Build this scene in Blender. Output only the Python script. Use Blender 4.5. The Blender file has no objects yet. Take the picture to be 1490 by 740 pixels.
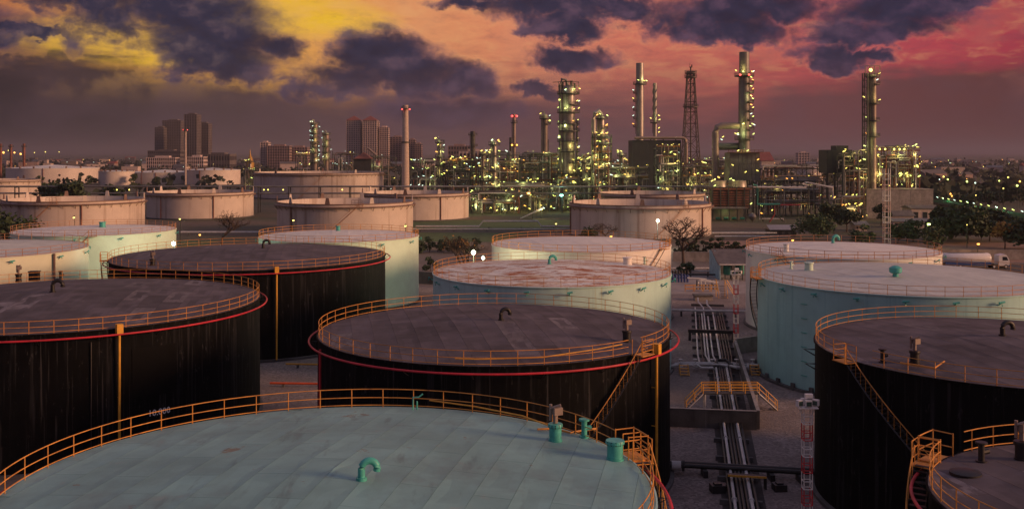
import bpy, bmesh, math, random
from mathutils import Vector, Matrix
random.seed(7)
R_ = math.radians
SC = bpy.context.scene
COL = SC.collection

# ------------------------------------------------------------------ camera
FPX, CX, HY, CAMH = 1480.0, 745.0, 222.0, 28.5      # focal length, centre column and horizon row in photo pixels
cam_d = bpy.data.cameras.new('camera'); cam = bpy.data.objects.new('camera', cam_d); COL.objects.link(cam)
cam.location = (0, 0, CAMH); cam.rotation_euler = (R_(90), 0, 0)
cam_d.sensor_width = 36.0; cam_d.lens = FPX / 1490 * 36; cam_d.shift_y = -(370 - HY) / 1490
cam_d.clip_start = 0.5; cam_d.clip_end = 60000
SC.camera = cam

def s2l(r, g, b):
    f = lambda c: (c / 255 / 12.92) if c <= 10 else ((c / 255 + .055) / 1.055) ** 2.4
    return (f(r), f(g), f(b), 1)

# ------------------------------------------------------------------ sky
SUN_EL, SUN_AZ = 13.0, 106.0       # azimuth clockwise from +Y (the view direction): the light comes from the right, a little behind
SKY_STRENGTH = 0.86
W = bpy.data.worlds.new('World'); SC.world = W; W.use_nodes = True
nt = W.node_tree; nt.nodes.clear()
def node(t, **k):
    n = nt.nodes.new(t)
    for a, b in k.items(): setattr(n, a, b)
    return n
def setin(sock, v):
    if isinstance(v, bpy.types.NodeSocket): nt.links.new(v, sock)
    else: sock.default_value = v
def MT(op, a, b=0.0, c=0.0, clamp=False):
    n = node('ShaderNodeMath', operation=op, use_clamp=clamp)
    setin(n.inputs[0], a); setin(n.inputs[1], b); setin(n.inputs[2], c)
    return n.outputs[0]
def SS(lo, hi, x):
    n = node('ShaderNodeMapRange', interpolation_type='SMOOTHSTEP')
    setin(n.inputs[0], x); n.inputs[1].default_value = lo; n.inputs[2].default_value = hi
    n.inputs[3].default_value = 0; n.inputs[4].default_value = 1
    return n.outputs[0]
def MIXC(f, a, b):
    n = node('ShaderNodeMix', data_type='RGBA'); setin(n.inputs[0], f); setin(n.inputs[6], a); setin(n.inputs[7], b)
    return n.outputs[2]
def NOISE(vec, scale, detail=6, rough=.55, dist=0.0):
    n = node('ShaderNodeTexNoise'); setin(n.inputs['Vector'], vec)
    n.inputs['Scale'].default_value = scale; n.inputs['Detail'].default_value = detail
    n.inputs['Roughness'].default_value = rough; n.inputs['Distortion'].default_value = dist
    return n.outputs[0]
def MAPV(vec, sc, loc=(0, 0, 0)):
    n = node('ShaderNodeMapping'); setin(n.inputs[0], vec); n.inputs['Scale'].default_value = sc; n.inputs['Location'].default_value = loc
    return n.outputs[0]
tc = node('ShaderNodeTexCoord'); D = tc.outputs['Generated']
sep = node('ShaderNodeSeparateXYZ'); nt.links.new(D, sep.inputs[0])
u = MT('MULTIPLY', MT('ARCTAN2', sep.outputs[0], sep.outputs[1]), 1480.0)     # azimuth and elevation, 1480 units to the radian
v = MT('MULTIPLY', MT('ARCSINE', sep.outputs[2]), 1480.0)
def AE(px, py):
    a = math.atan((px - CX) / FPX)
    return a * 1480, math.atan((HY - py) / FPX * math.cos(a)) * 1480
nA = NOISE(MAPV(D, (1, 1, 1.5)), 13, 9, .62, .3)
nB = NOISE(MAPV(D, (1, 1, 1.4), (3, 1, 2)), 38, 7, .62, .2)
nS = NOISE(MAPV(D, (1, 1, 7)), 7, 7, .6, .4)          # long flat streaks
nS2 = NOISE(MAPV(D, (1, 1, 9), (5, 2, 1)), 22, 5, .6, .2)
sA = MT('SUBTRACT', nA, .5); sB = MT('SUBTRACT', nB, .5); sS = MT('SUBTRACT', nS, .5); sS2 = MT('SUBTRACT', nS2, .5)
def ramp(x, stops):
    n = node('ShaderNodeValToRGB'); setin(n.inputs[0], x); e = n.color_ramp.elements
    while len(e) < len(stops): e.new(.5)
    for i, (p, c) in enumerate(stops): e[i].position = p; e[i].color = s2l(*c)
    return n.outputs[0]
un = MT('ADD', MT('MULTIPLY', u, 1 / 3000), MT('ADD', MT('MULTIPLY', sA, .03), .5))
P3 = lambda px: AE(px, 0)[0] / 3000 + .5
glow = ramp(un, [(0.0, (95, 62, 84)), (P3(-350), (150, 84, 74)), (P3(0), (206, 120, 66)), (P3(150), (240, 170, 62)), (P3(400), (246, 172, 72)), (P3(600), (238, 156, 104)),
                 (P3(820), (228, 132, 104)), (P3(1050), (212, 104, 92)), (P3(1250), (206, 82, 90)), (P3(1450), (180, 60, 76)), (.88, (88, 52, 74)), (1.0, (66, 50, 74))])
low = ramp(un, [(0, (60, 48, 58)), (P3(0), (52, 42, 46)), (P3(330), (78, 60, 60)), (P3(620), (100, 70, 76)), (P3(900), (110, 72, 76)), (P3(1200), (112, 66, 67)), (P3(1450), (98, 58, 58)), (1, (66, 48, 60))])
# how far up the dull haze bank reaches before the glow begins
vv = MT('ADD', v, MT('ADD', MT('MULTIPLY', sS, 95), MT('MULTIPLY', sS2, 50)))
f1 = SS(28, 172, vv)
sky = MIXC(f1, low, glow)
band = MT('MULTIPLY', SS(.08, .26, sS), MT('MULTIPLY', SS(30, 90, v), .30))
sky = MIXC(band, sky, s2l(236, 138, 112))
# yellow breaks low in the west
def blob(px, py, rx, ry, uu=u, vv_=v):
    a, e = AE(px, py)
    x = MT('MULTIPLY', MT('SUBTRACT', uu, a), 1 / rx); y = MT('MULTIPLY', MT('SUBTRACT', vv_, e), 1 / ry)
    return MT('SUBTRACT', 1.0, MT('ADD', MT('MULTIPLY', x, x), MT('MULTIPLY', y, y)))
def maxof(l):
    r = l[0]
    for x in l[1:]: r = MT('MAXIMUM', r, x)
    return r
yb = MT('ADD', maxof([blob(*b) for b in [(165, 58, 170, 34), (410, 22, 130, 40), (270, 85, 110, 16), (500, 28, 90, 26)]]), MT('MULTIPLY', sS, 2.2))
sky = MIXC(MT('MULTIPLY', SS(-.25, .95, yb), .92), sky, s2l(254, 200, 48))
# dusky upper dome
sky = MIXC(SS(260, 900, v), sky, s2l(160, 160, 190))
# thin dappled veil over the glow
nD = NOISE(MAPV(D, (1, 1, 3.2), (1, 6, 3)), 30, 8, .66, .5)
veil = MT('MULTIPLY', SS(.5, .68, nD), MT('MULTIPLY', SS(50, 130, v), .55))
sky = MIXC(veil, sky, MIXC(.5, sky, s2l(118, 74, 84)))
bright = MT('MULTIPLY', SS(.52, .34, nD), MT('MULTIPLY', SS(60, 140, v), .22))
sky = MIXC(bright, sky, s2l(255, 196, 128))
# dull bank on the left and low mauve cloud in the middle
bank = MT('ADD', maxof([blob(*b) for b in [(-10, 160, 310, 88), (220, 182, 330, 74), (-300, 150, 420, 110), (640, 185, 190, 55), (770, 190, 110, 45), (1430, 175, 330, 75)]]), MT('ADD', MT('MULTIPLY', sS, 1.6), MT('MULTIPLY', sA, .9)))
sky = MIXC(MT('MULTIPLY', SS(-.1, .5, bank), .97), sky, MIXC(SS(-.12, .16, sA), low, MIXC(.25, low, s2l(104, 78, 88))))
# heaped dark clouds
CL = [(235, 20, 165, 50), (300, 62, 135, 46), (340, 94, 95, 30), (120, 0, 90, 24), (400, 72, 52, 30), (30, 40, 80, 9),
      (555, 82, 80, 42), (600, 112, 108, 36), (678, 114, 55, 28), (500, 118, 88, 30), (690, 6, 70, 14),
      (805, 6, 150, 32), (822, 40, 62, 20), (835, 86, 68, 20), (905, 10, 70, 22),
      (1045, 20, 110, 36), (1080, 48, 76, 22), (1140, 12, 74, 28), (1215, 48, 66, 26), (1295, 14, 112, 34), (1300, 44, 80, 20), (1212, 84, 60, 18), (1262, 82, 32, 11), (1395, 2, 46, 12),
      (785, 134, 36, 12), (660, 165, 110, 28), (-120, 30, 160, 40), (-420, 60, 190, 45), (1760, 30, 190, 38), (1950, 70, 190, 30)]
def cloud_fields(dv):
    """noise fields sampled at the view direction shifted by dv; the difference of two samples shades the billows"""
    def shifted(sc, loc): return MAPV(D, sc, tuple(l + d * q for l, d, q in zip(loc, dv, sc)))
    return NOISE(shifted((1, 1, 1.5), (0, 0, 0)), 13, 9, .6, .25), NOISE(shifted((1, 1, 1.35), (3, 1, 2)), 34, 8, .6, .3)
cA, cB = cloud_fields((0, 0, 0)); dA, dB = cloud_fields((-.006, 0, .012))
cA0, cB0 = MT('SUBTRACT', cA, .5), MT('SUBTRACT', cB, .5)
nC = NOISE(MAPV(D, (1, 1, 1.3), (9, 4, 2)), 26, 7, .62, .2)
uw = MT('ADD', u, MT('ADD', MT('MULTIPLY', MT('SUBTRACT', nC, .5), 90), MT('MULTIPLY', cB0, 55)))
vw = MT('ADD', v, MT('ADD', MT('MULTIPLY', MT('SUBTRACT', NOISE(MAPV(D, (1, 1, 1.3), (2, 8, 6)), 24, 7, .62, .2), .5), 60), MT('MULTIPLY', cB0, 42)))
blobs = maxof([blob(*b, uu=uw, vv_=vw) for b in CL])
gen = MT('ADD', MT('MULTIPLY', SS(225, 480, v), .75), MT('SUBTRACT', MT('MULTIPLY', NOISE(MAPV(D, (1, 1, 1.6), (7, 3, 5)), 5.5, 3, .5), 2.4), 1.85))
dens = MT('ADD', MT('MAXIMUM', MT('MAXIMUM', blobs, -1.4), gen), MT('ADD', MT('MULTIPLY', cA0, 1.8), MT('MULTIPLY', cB0, 1.25)))
dens = MT('SUBTRACT', dens, .02)
mask = SS(-.42, .48, dens)
core = SS(-.1, .85, dens)
relief = MT('ADD', MT('MULTIPLY', MT('SUBTRACT', cA, dA), 5.5), MT('MULTIPLY', MT('SUBTRACT', cB, dB), 2.2))
rim = MIXC(.6, sky, s2l(112, 82, 100))
ccol = MIXC(core, rim, s2l(44, 45, 70))
ccol = MIXC(MT('MULTIPLY', SS(-.1, 1.2, relief), .6), ccol, MIXC(.3, s2l(88, 80, 110), rim))       # billows that catch the light
ccol = MIXC(MT('MULTIPLY', SS(.05, -.9, relief), .7), ccol, s2l(31, 32, 54))                     # hollows
ccol = MIXC(SS(150, 30, v), ccol, MIXC(.45, low, ccol))                     # low clouds sink into the haze
edge = MT('MULTIPLY', SS(-.72, -.30, dens), MT('MULTIPLY', SS(60, 120, v), SS(330, 240, v)))        # thin lit fringe where the glow shines past the clouds
sky = MIXC(MT('MULTIPLY', edge, .30), sky, MIXC(.22, glow, s2l(255, 214, 150)))
sky = MIXC(MT('MULTIPLY', mask, .99), sky, ccol)
# below the horizon (never seen: the ground covers it)
nsky = node('ShaderNodeTexSky', sky_type='NISHITA'); nsky.sun_disc = False
nsky.sun_elevation = R_(SUN_EL); nsky.sun_rotation = R_(SUN_AZ); nsky.dust_density = 4.0
add = node('ShaderNodeMix', data_type='RGBA', blend_type='ADD'); add.inputs[0].default_value = .0008
nt.links.new(sky, add.inputs[6]); nt.links.new(nsky.outputs[0], add.inputs[7])
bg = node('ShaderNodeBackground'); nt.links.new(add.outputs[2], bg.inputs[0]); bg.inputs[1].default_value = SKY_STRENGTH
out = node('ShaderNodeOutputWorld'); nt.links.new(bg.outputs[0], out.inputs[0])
W.cycles.sampling_method = 'MANUAL'; W.cycles.sample_map_resolution = 512

# ------------------------------------------------------------------ sun and exposure
sun_d = bpy.data.lights.new('sun', 'SUN'); sun_d.energy = 3.5; sun_d.angle = R_(16); sun_d.color = (1, .52, .28)
sun = bpy.data.objects.new('sun', sun_d); COL.objects.link(sun)
sd = Vector((math.sin(R_(SUN_AZ)) * math.cos(R_(SUN_EL)), math.cos(R_(SUN_AZ)) * math.cos(R_(SUN_EL)), math.sin(R_(SUN_EL))))
sun.rotation_euler = sd.to_track_quat('Z', 'Y').to_euler()
VS = SC.view_settings; VS.view_transform = 'Standard'; VS.look = 'None'; VS.exposure = 0.0; VS.gamma = 1; VS.use_curve_mapping = False
SC.cycles.use_denoising = True; SC.cycles.max_bounces = 4; SC.cycles.diffuse_bounces = 2; SC.cycles.glossy_bounces = 2
SC.cycles.volume_bounces = 0; SC.cycles.sample_clamp_indirect = 3.0; SC.cycles.caustics_reflective = False; SC.cycles.caustics_refractive = False

# ------------------------------------------------------------------ helpers
def P(px, py, Y):                       # point at depth Y seen at a photo pixel
    return Vector(((px - CX) / FPX * Y, Y, CAMH - (py - HY) / FPX * Y))
def PX(px, Y): return (px - CX) / FPX * Y
def PZ(py, Y): return CAMH - (py - HY) / FPX * Y
def G(px, py, z=0):                     # point of the ground seen at a photo pixel
    Y = FPX * (CAMH - z) / (py - HY)
    return Vector(((px - CX) / FPX * Y, Y, z))
WL = {}
class MB:
    def __init__(s): s.v = []; s.f = []
    def add(s, vs, fs):
        o = len(s.v); s.v += [tuple(p) for p in vs]; s.f += [tuple(i + o for i in f) for f in fs]; return s
    def box(s, c, d, rz=0.0):
        x, y, z = d[0] / 2, d[1] / 2, d[2] / 2; k, q = math.cos(rz), math.sin(rz); vs = []
        for a, b, e in ((-x, -y, -z), (x, -y, -z), (x, y, -z), (-x, y, -z), (-x, -y, z), (x, -y, z), (x, y, z), (-x, y, z)):
            vs.append((c[0] + a * k - b * q, c[1] + a * q + b * k, c[2] + e))
        return s.add(vs, [(3, 2, 1, 0), (4, 5, 6, 7), (0, 1, 5, 4), (1, 2, 6, 5), (2, 3, 7, 6), (3, 0, 4, 7)])
    def tube(s, pts, r, n=6, closed=False, caps=True):
        pts = [Vector(p) for p in pts]; m = len(pts); vs = []; fs = []
        for i, p in enumerate(pts):
            if closed: t = pts[(i + 1) % m] - pts[i - 1]
            else: t = pts[min(i + 1, m - 1)] - pts[max(i - 1, 0)]
            t.normalize()
            up = Vector((0, 0, 1)) if abs(t.z) < .95 else Vector((0, 1, 0))
            a = t.cross(up).normalized(); b = a.cross(t)
            rr = r[i] if isinstance(r, (list, tuple)) else r
            for k in range(n):
                w = 2 * math.pi * k / n
                vs.append(p + a * math.cos(w) * rr + b * math.sin(w) * rr)
        for i in range(m if closed else m - 1):
            j = (i + 1) % m
            for k in range(n):
                fs.append((i * n + k, i * n + (k + 1) % n, j * n + (k + 1) % n, j * n + k))
        if not closed and caps: fs += [tuple(range(n - 1, -1, -1)), tuple((m - 1) * n + k for k in range(n))]
        return s.add(vs, fs)
    def lathe(s, prof, n=32, c=(0, 0), cap0=False, cap1=False):
        vs = []; fs = []
        for r, z in prof:
            for k in range(n):
                w = 2 * math.pi * k / n; vs.append((c[0] + r * math.cos(w), c[1] + r * math.sin(w), z))
        for i in range(len(prof) - 1):
            for k in range(n): fs.append((i * n + k, i * n + (k + 1) % n, (i + 1) * n + (k + 1) % n, (i + 1) * n + k))
        if cap0: fs.append(tuple(range(n - 1, -1, -1)))
        if cap1: fs.append(tuple((len(prof) - 1) * n + k for k in range(n)))
        return s.add(vs, fs)
    def cyl(s, c, z0, z1, r0, r1=None, n=20): return s.lathe([(r0, z0), (r0 if r1 is None else r1, z1)], n, (c[0], c[1]), True, True)
    def prism(s, poly, z0, z1):
        n = len(poly); vs = [(x, y, z0) for x, y in poly] + [(x, y, z1) for x, y in poly]
        return s.add(vs, [tuple(range(n - 1, -1, -1)), tuple(range(n, 2 * n))] + [(i, (i + 1) % n, n + (i + 1) % n, n + i) for i in range(n)])
    def mesh(s, name, off=(0, 0, 0), smooth=True):
        me = bpy.data.meshes.new(name)
        me.from_pydata([(a - off[0], b - off[1], c - off[2]) for a, b, c in s.v], [], s.f); me.update()
        if smooth:
            me.shade_smooth(); me.set_sharp_from_angle(angle=R_(40))
        return me
    def obj(s, name, mat, parent=None, smooth=True):
        if parent is not None: off = WL[parent.name]
        else:
            xs = [p[0] for p in s.v]; ys = [p[1] for p in s.v]
            off = Vector(((min(xs) + max(xs)) / 2, (min(ys) + max(ys)) / 2, min(p[2] for p in s.v)))
        me = s.mesh(name, off, smooth); me.materials.append(mat)
        o = bpy.data.objects.new(name, me); COL.objects.link(o)
        if parent is not None: o.parent = parent
        else: o.location = off
        WL[o.name] = Vector(off); return o
def inst(name, me, parent, pos, rz=0.0, sc=(1, 1, 1), rot=None):
    o = bpy.data.objects.new(name, me); COL.objects.link(o)
    off = WL[parent.name] if parent is not None else Vector((0, 0, 0))
    if parent is not None: o.parent = parent
    o.location = Vector(pos) - off; o.rotation_euler = rot if rot else (0, 0, rz); o.scale = sc
    WL[o.name] = Vector(pos); return o
def tag(o, label, cat, group=None):
    o['label'] = label; o['category'] = cat
    if group: o['group'] = group
    return o
def thing(name, label, cat, loc, group=None):
    o = bpy.data.objects.new(name, None); COL.objects.link(o); o.location = loc; o.empty_display_size = .5
    WL[o.name] = Vector(loc); return tag(o, label, cat, group)
def structure(o): o['kind'] = 'structure'; return o
def stuff(o): o['kind'] = 'stuff'; return o

# ------------------------------------------------------------------ materials
MATS = {}
def mat(name, col, rough=.6, metal=0.0, var=.18, scale=.8, rnd=0.0, streak=None, rust=None, bump=0.0, bscale=20.0, emit=None, spec=.5):
    if name in MATS: return MATS[name]
    m = bpy.data.materials.new(name); m.use_nodes = True; t = m.node_tree; N = t.nodes; L = t.links
    b = N['Principled BSDF']; b.inputs['Roughness'].default_value = rough; b.inputs['Metallic'].default_value = metal
    b.inputs['Specular IOR Level'].default_value = spec
    c = tuple(col)[:3]
    def nz(vec, sc, det=5, ro=.6):
        n = N.new('ShaderNodeTexNoise'); n.inputs['Scale'].default_value = sc; n.inputs['Detail'].default_value = det; n.inputs['Roughness'].default_value = ro
        L.new(vec, n.inputs['Vector']); return n.outputs[0]
    def mix(f, a, bb, blend='MIX'):
        n = N.new('ShaderNodeMix'); n.data_type = 'RGBA'; n.blend_type = blend
        for i, x in ((0, f), (6, a), (7, bb)):
            if isinstance(x, bpy.types.NodeSocket): L.new(x, n.inputs[i])
            else: n.inputs[i].default_value = x
        return n.outputs[2]
    def mr(x, lo, hi, a=0.0, bb=1.0):
        n = N.new('ShaderNodeMapRange'); n.interpolation_type = 'SMOOTHSTEP'; L.new(x, n.inputs[0])
        for i, q in enumerate((lo, hi, a, bb)): n.inputs[i + 1].default_value = q
        return n.outputs[0]
    def mp(vec, sc):
        n = N.new('ShaderNodeMapping'); L.new(vec, n.inputs[0]); n.inputs['Scale'].default_value = sc; return n.outputs[0]
    co = N.new('ShaderNodeTexCoord').outputs['Object']
    lo = tuple(x * (1 - var) for x in c) + (1,); hi = tuple(min(1, x * (1 + var)) for x in c) + (1,)
    cs = mix(mr(nz(co, scale), .3, .7), lo, hi)
    if rnd:
        oi = N.new('ShaderNodeObjectInfo'); f = mr(oi.outputs['Random'], 0, 1, 1 - rnd, 1 + rnd)
        cb = N.new('ShaderNodeCombineColor')
        for i in range(3): L.new(f, cb.inputs[i])
        cs = mix(1.0, cs, cb.outputs[0], 'MULTIPLY')
    for st in (streak or []):           # (colour, horizontal scale, vertical scale, threshold low, high, strength)
        cs = mix(mr(nz(mp(co, (st[1], st[1], st[2])), 1.0, 4), st[3], st[4], 0, st[5]), cs, tuple(st[0]) + (1,))
    for ru in (rust or []):             # (colour, scale, low, high, strength)
        cs = mix(mr(nz(mp(co, ru[1] if isinstance(ru[1], tuple) else (ru[1],) * 3), 1.0, 8, .68), ru[2], ru[3], 0, ru[4]), cs, tuple(ru[0]) + (1,))
    L.new(cs, b.inputs['Base Color'])
    if bump:
        bp = N.new('ShaderNodeBump'); bp.inputs['Strength'].default_value = bump; bp.inputs['Distance'].default_value = .05
        L.new(nz(co, bscale, 4), bp.inputs['Height']); L.new(bp.outputs[0], b.inputs['Normal'])
    if emit:
        b.inputs['Emission Color'].default_value = tuple(emit[0]) + (1,); b.inputs['Emission Strength'].default_value = emit[1]
        m.cycles.emission_sampling = 'NONE'
    MATS[name] = m; return m
RUST = (.16, .052, .02)
M_BLACKWALL = mat('black_tank_paint', (.0026, .0030, .0040), .75, spec=.10, var=.35, scale=.25, streak=[((.030, .030, .034), 2.0, .06, .54, .68, .6), ((.060, .058, .060), 5.0, .10, .58, .70, .6), ((.0015, .0015, .002), .7, .03, .5, .75, .7)], rust=[((.075, .073, .075), (2.2, 2.2, .7), .60, .70, .6)])
M_BLACKROOF = mat('black_roof_plate', (.084, .070, .081), .8, var=.3, scale=.35, rnd=.2, rust=[((.17, .145, .15), (.5, .5, .5), .6, .74, .5), ((.04, .03, .033), (.12, .12, .12), .5, .7, .5)], bump=.15, bscale=3)
M_WORNROOF = mat('worn_roof_plate', (.155, .135, .145), .8, var=.25, scale=.8, rnd=.25, rust=[((.07, .055, .062), (1.5, .4, 1), .5, .6, .8)])
M_TEALROOF = mat('teal_roof_plate', (.20, .385, .37), .6, var=.14, scale=.25, rnd=.07, rust=[((.19, .105, .05), (.35, .35, .35), .635, .67, .7), ((.145, .235, .23), (.2, .2, .2), .5, .68, .6), ((.38, .36, .31), (.8, .8, .8), .6, .72, .25), ((.10, .165, .16), (.9, .18, .9), .56, .68, .5), ((.30, .44, .41), (2.4, 2.4, 2.4), .6, .7, .3)], bump=.1, bscale=2)
M_T8WALL = mat('pale_teal_tank_paint', (.46, .70, .65), .55, var=.07, scale=.3, streak=[((.42, .42, .22), 1.6, .05, .62, .74, .6), ((.30, .48, .46), 1.2, .04, .52, .75, .4)])
M_TEALWALL = mat('teal_tank_paint', (.34, .60, .575), .55, var=.07, scale=.3, streak=[((.15, .36, .37), 1.2, .04, .52, .75, .5)])
M_MINTWALL = mat('mint_tank_paint', (.58, .76, .62), .55, var=.07, scale=.3, streak=[((.30, .34, .2), 1.4, .05, .62, .78, .5)])
M_CREAMWALL = mat('cream_tank_paint', (.82, .77, .70), .55, var=.06, scale=.3, streak=[((.42, .30, .2), 1.1, .05, .64, .8, .5)])
M_PALEWALL = mat('pale_tank_paint', (.68, .69, .66), .55, var=.06, scale=.3, streak=[((.40, .42, .42), 1.3, .04, .55, .8, .4)])
M_PALEROOF = mat('pale_roof_plate', (.78, .75, .66), .6, var=.08, scale=.4, rnd=.045, rust=[((.36, .30, .27), (.35, .35, .35), .6, .75, .4)])
M_RUSTROOF = mat('rusty_white_roof_plate', (.78, .77, .68), .6, var=.08, scale=.4, rnd=.06, rust=[((.62, .40, .18), (.16, .3, .3), .53, .60, .6), ((.40, .12, .02), (.2, .62, .5), .538, .562, 1.0), ((.38, .12, .025), (.7, 1.6, .9), .575, .605, .95)])
M_GREYROOF = mat('grey_roof_plate', (.56, .58, .52), .6, var=.1, scale=.4, rnd=.05)
M_FARWALL = mat('far_tank_paint', (.58, .49, .43), .6, var=.08, scale=.15, streak=[((.30, .21, .16), .35, .02, .52, .70, .7), ((.24, .12, .07), .9, .03, .62, .74, .6)], rust=[((.3, .16, .09), (.1, .1, .05), .64, .76, .5)])
M_FARWHITE = mat('far_white_tank_paint', (.62, .54, .49), .6, var=.06, scale=.15, streak=[((.5, .42, .36), .3, .02, .6, .78, .4)])
M_FARRIM = mat('far_tank_rim', (.20, .12, .095), .7, var=.25, scale=.5)
M_ORANGE = mat('orange_rail_paint', (.62, .27, .05), .6, var=.28, scale=.7, rust=[((.24, .09, .03), 1.3, .55, .68, .75)])
M_DULLRAIL = mat('faded_orange_rail_paint', (.46, .22, .10), .6, var=.15, scale=2)
M_YELLOW = mat('yellow_paint', (.72, .36, .04), .5, var=.12, scale=2)
M_RED = mat('red_pipe_paint', (.50, .02, .035), .5, var=.25, scale=.6, rust=[((.16, .03, .025), 1.1, .58, .7, .6)])
M_TEALFIT = mat('teal_fitting_paint', (.07, .42, .36), .45, var=.15, scale=3, rust=[(RUST, 3.0, .66, .74, .7)])
M_BLACKFIT = mat('black_fitting_paint', (.012, .011, .012), .5, var=.3, scale=3)
M_CONC = mat('concrete', (.30, .27, .25), .85, var=.22, scale=.6, rust=[((.14, .12, .11), (.5, .5, .2), .55, .72, .6)], bump=.3, bscale=6)
M_DKCONC = mat('dark_concrete', (.105, .10, .098), .85, var=.3, scale=.5, streak=[((.05, .05, .05), 1.0, .1, .5, .7, .5)], bump=.3, bscale=6)
M_WHITEPIPE = mat('white_pipe_paint', (.62, .60, .58), .5, var=.12, scale=1, rust=[((.3, .2, .14), 1.2, .62, .74, .6)])
M_BLACKPIPE = mat('black_pipe_paint', (.022, .021, .022), .5, var=.3, scale=1)
M_STEEL = mat('dark_steel', (.055, .058, .055), .55, .3, var=.3, scale=.3)
M_STEELG = mat('green_grey_steel', (.10, .115, .10), .55, .2, var=.3, scale=.3)
M_STEELR = mat('red_oxide_steel', (.19, .07, .05), .65, .1, var=.3, scale=.3)
M_CLAD = mat('aluminium_cladding', (.34, .31, .29), .42, .4, var=.14, scale=.2, streak=[((.25, .21, .18), .5, .02, .55, .75, .5)])
M_CLADD = mat('dull_cladding', (.18, .17, .165), .5, .3, var=.2, scale=.2)
M_DUCT = mat('rusty_duct', (.28, .22, .19), .55, .25, var=.2, scale=.2)
M_REDWHITE_R = mat('mast_red_paint', (.55, .02, .03), .5, var=.1); M_REDWHITE_W = mat('mast_white_paint', (.74, .70, .66), .5, var=.08)
M_TRUNK = mat('bark', (.075, .05, .038), .9, var=.3, scale=2)
M_LEAF = mat('dark_leaves', (.038, .062, .024), .7, var=.45, scale=.6)
M_LEAF2 = mat('green_leaves', (.055, .095, .03), .7, var=.45, scale=.6)
M_LEAFA = mat('autumn_leaves', (.30, .16, .035), .7, var=.4, scale=.6)
M_HAZEWOOD = mat('far_leaves', (.030, .040, .024), .8, var=.4, scale=.05)
def lampmat(name, c, s): return mat(name, (.8, .8, .8), .4, var=0, emit=(c, s))
L_YEL = lampmat('yellow_lamp_glass', (1, .80, .13), 3.0); L_GRN = lampmat('greenish_lamp_glass', (.80, 1, .20), 2.8)
L_WHT = lampmat('white_lamp_glass', (.72, 1, .80), 2.2); L_ORG = lampmat('orange_lamp_glass', (1, .40, .05), 4); L_REDL = lampmat('red_lamp_glass', (1, .03, .03), 4)
L_FLOODG = lampmat('green_white_flood_glass', (.55, 1, .72), 14); L_FLOODY = lampmat('yellow_white_flood_glass', (1, .95, .55), 14)
LAMPS = [L_YEL, L_GRN, L_YEL, L_GRN, L_WHT, L_YEL, L_ORG]
LCOL = {L_YEL.name: (1, .82, .30), L_GRN.name: (.85, 1, .42), L_WHT.name: (.8, 1, .9), L_ORG.name: (1, .5, .12)}
def tubelamp_mesh(m, l=.95, r=.16):
    b = MB().tube([(-l / 2, 0, 0), (l / 2, 0, 0)], r, 6); me = b.mesh('lamp'); me.materials.append(m); return me
def ball_mesh(m, r=.4, name='lamp'):
    b = MB().lathe([(.01, -r), (r * .7, -r * .7), (r, 0), (r * .7, r * .7), (.01, r)], 8, cap0=True, cap1=True); me = b.mesh(name); me.materials.append(m); return me
LTUBE = {m.name: tubelamp_mesh(m) for m in (L_YEL, L_GRN, L_WHT, L_ORG)}
LBALL = {m.name: ball_mesh(m) for m in (L_YEL, L_GRN, L_WHT, L_ORG, L_REDL)}
def point(parent, pos, col, power, rad=.4):
    d = bpy.data.lights.new('lamp_light', 'POINT'); d.energy = power; d.color = col; d.shadow_soft_size = rad
    o = bpy.data.objects.new('lamp_light', d); COL.objects.link(o); o.parent = parent; o.location = Vector(pos) - WL[parent.name]; return o
# ------------------------------------------------------------------ ground
def ground_mat():
    m = bpy.data.materials.new('gravel_and_earth'); m.use_nodes = True; t = m.node_tree; N = t.nodes; L = t.links; b = N['Principled BSDF']; b.inputs['Roughness'].default_value = .95
    co = N.new('ShaderNodeTexCoord').outputs['Object']
    def nz(sc, det=6, ro=.65):
        n = N.new('ShaderNodeTexNoise'); n.inputs['Scale'].default_value = sc; n.inputs['Detail'].default_value = det; n.inputs['Roughness'].default_value = ro; L.new(co, n.inputs['Vector']); return n.outputs[0]
    def mr(x, lo, hi, a=0, c=1):
        n = N.new('ShaderNodeMapRange'); L.new(x, n.inputs[0])
        for i, q in enumerate((lo, hi, a, c)): n.inputs[i + 1].default_value = q
        return n.outputs[0]
    def mix(f, a, c):
        n = N.new('ShaderNodeMix'); n.data_type = 'RGBA'
        for i, x in ((0, f), (6, a), (7, c)):
            if isinstance(x, bpy.types.NodeSocket): L.new(x, n.inputs[i])
            else: n.inputs[i].default_value = x
        return n.outputs[2]
    vo = N.new('ShaderNodeTexVoronoi'); vo.inputs['Scale'].default_value = 4.5; L.new(co, vo.inputs['Vector'])
    grav = mix(mr(vo.outputs['Color'], .1, .9), (.13, .105, .096, 1), (.36, .30, .28, 1))
    grav = mix(mr(nz(.12), .38, .68), grav, (.17, .135, .124, 1))
    grav = mix(mr(nz(.6), .58, .72, 0, .6), grav, (.10, .085, .08, 1))
    earth = mix(mr(nz(.02), .4, .6), (.12, .085, .06, 1), (.055, .065, .035, 1))
    sp = N.new('ShaderNodeSeparateXYZ'); L.new(co, sp.inputs[0])
    L.new(mix(mr(sp.outputs[1], 215, 330), grav, earth), b.inputs['Base Color'])
    bp = N.new('ShaderNodeBump'); bp.inputs['Strength'].default_value = .6; bp.inputs['Distance'].default_value = .06; L.new(vo.outputs['Distance'], bp.inputs['Height']); L.new(bp.outputs[0], b.inputs['Normal'])
    return m
gm = bpy.data.meshes.new('ground'); S = 26000
gm.from_pydata([(-S, -400, 0), (S, -400, 0), (S, 2 * S, 0), (-S, 2 * S, 0)], [], [(0, 1, 2, 3)]); gm.materials.append(ground_mat())
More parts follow.
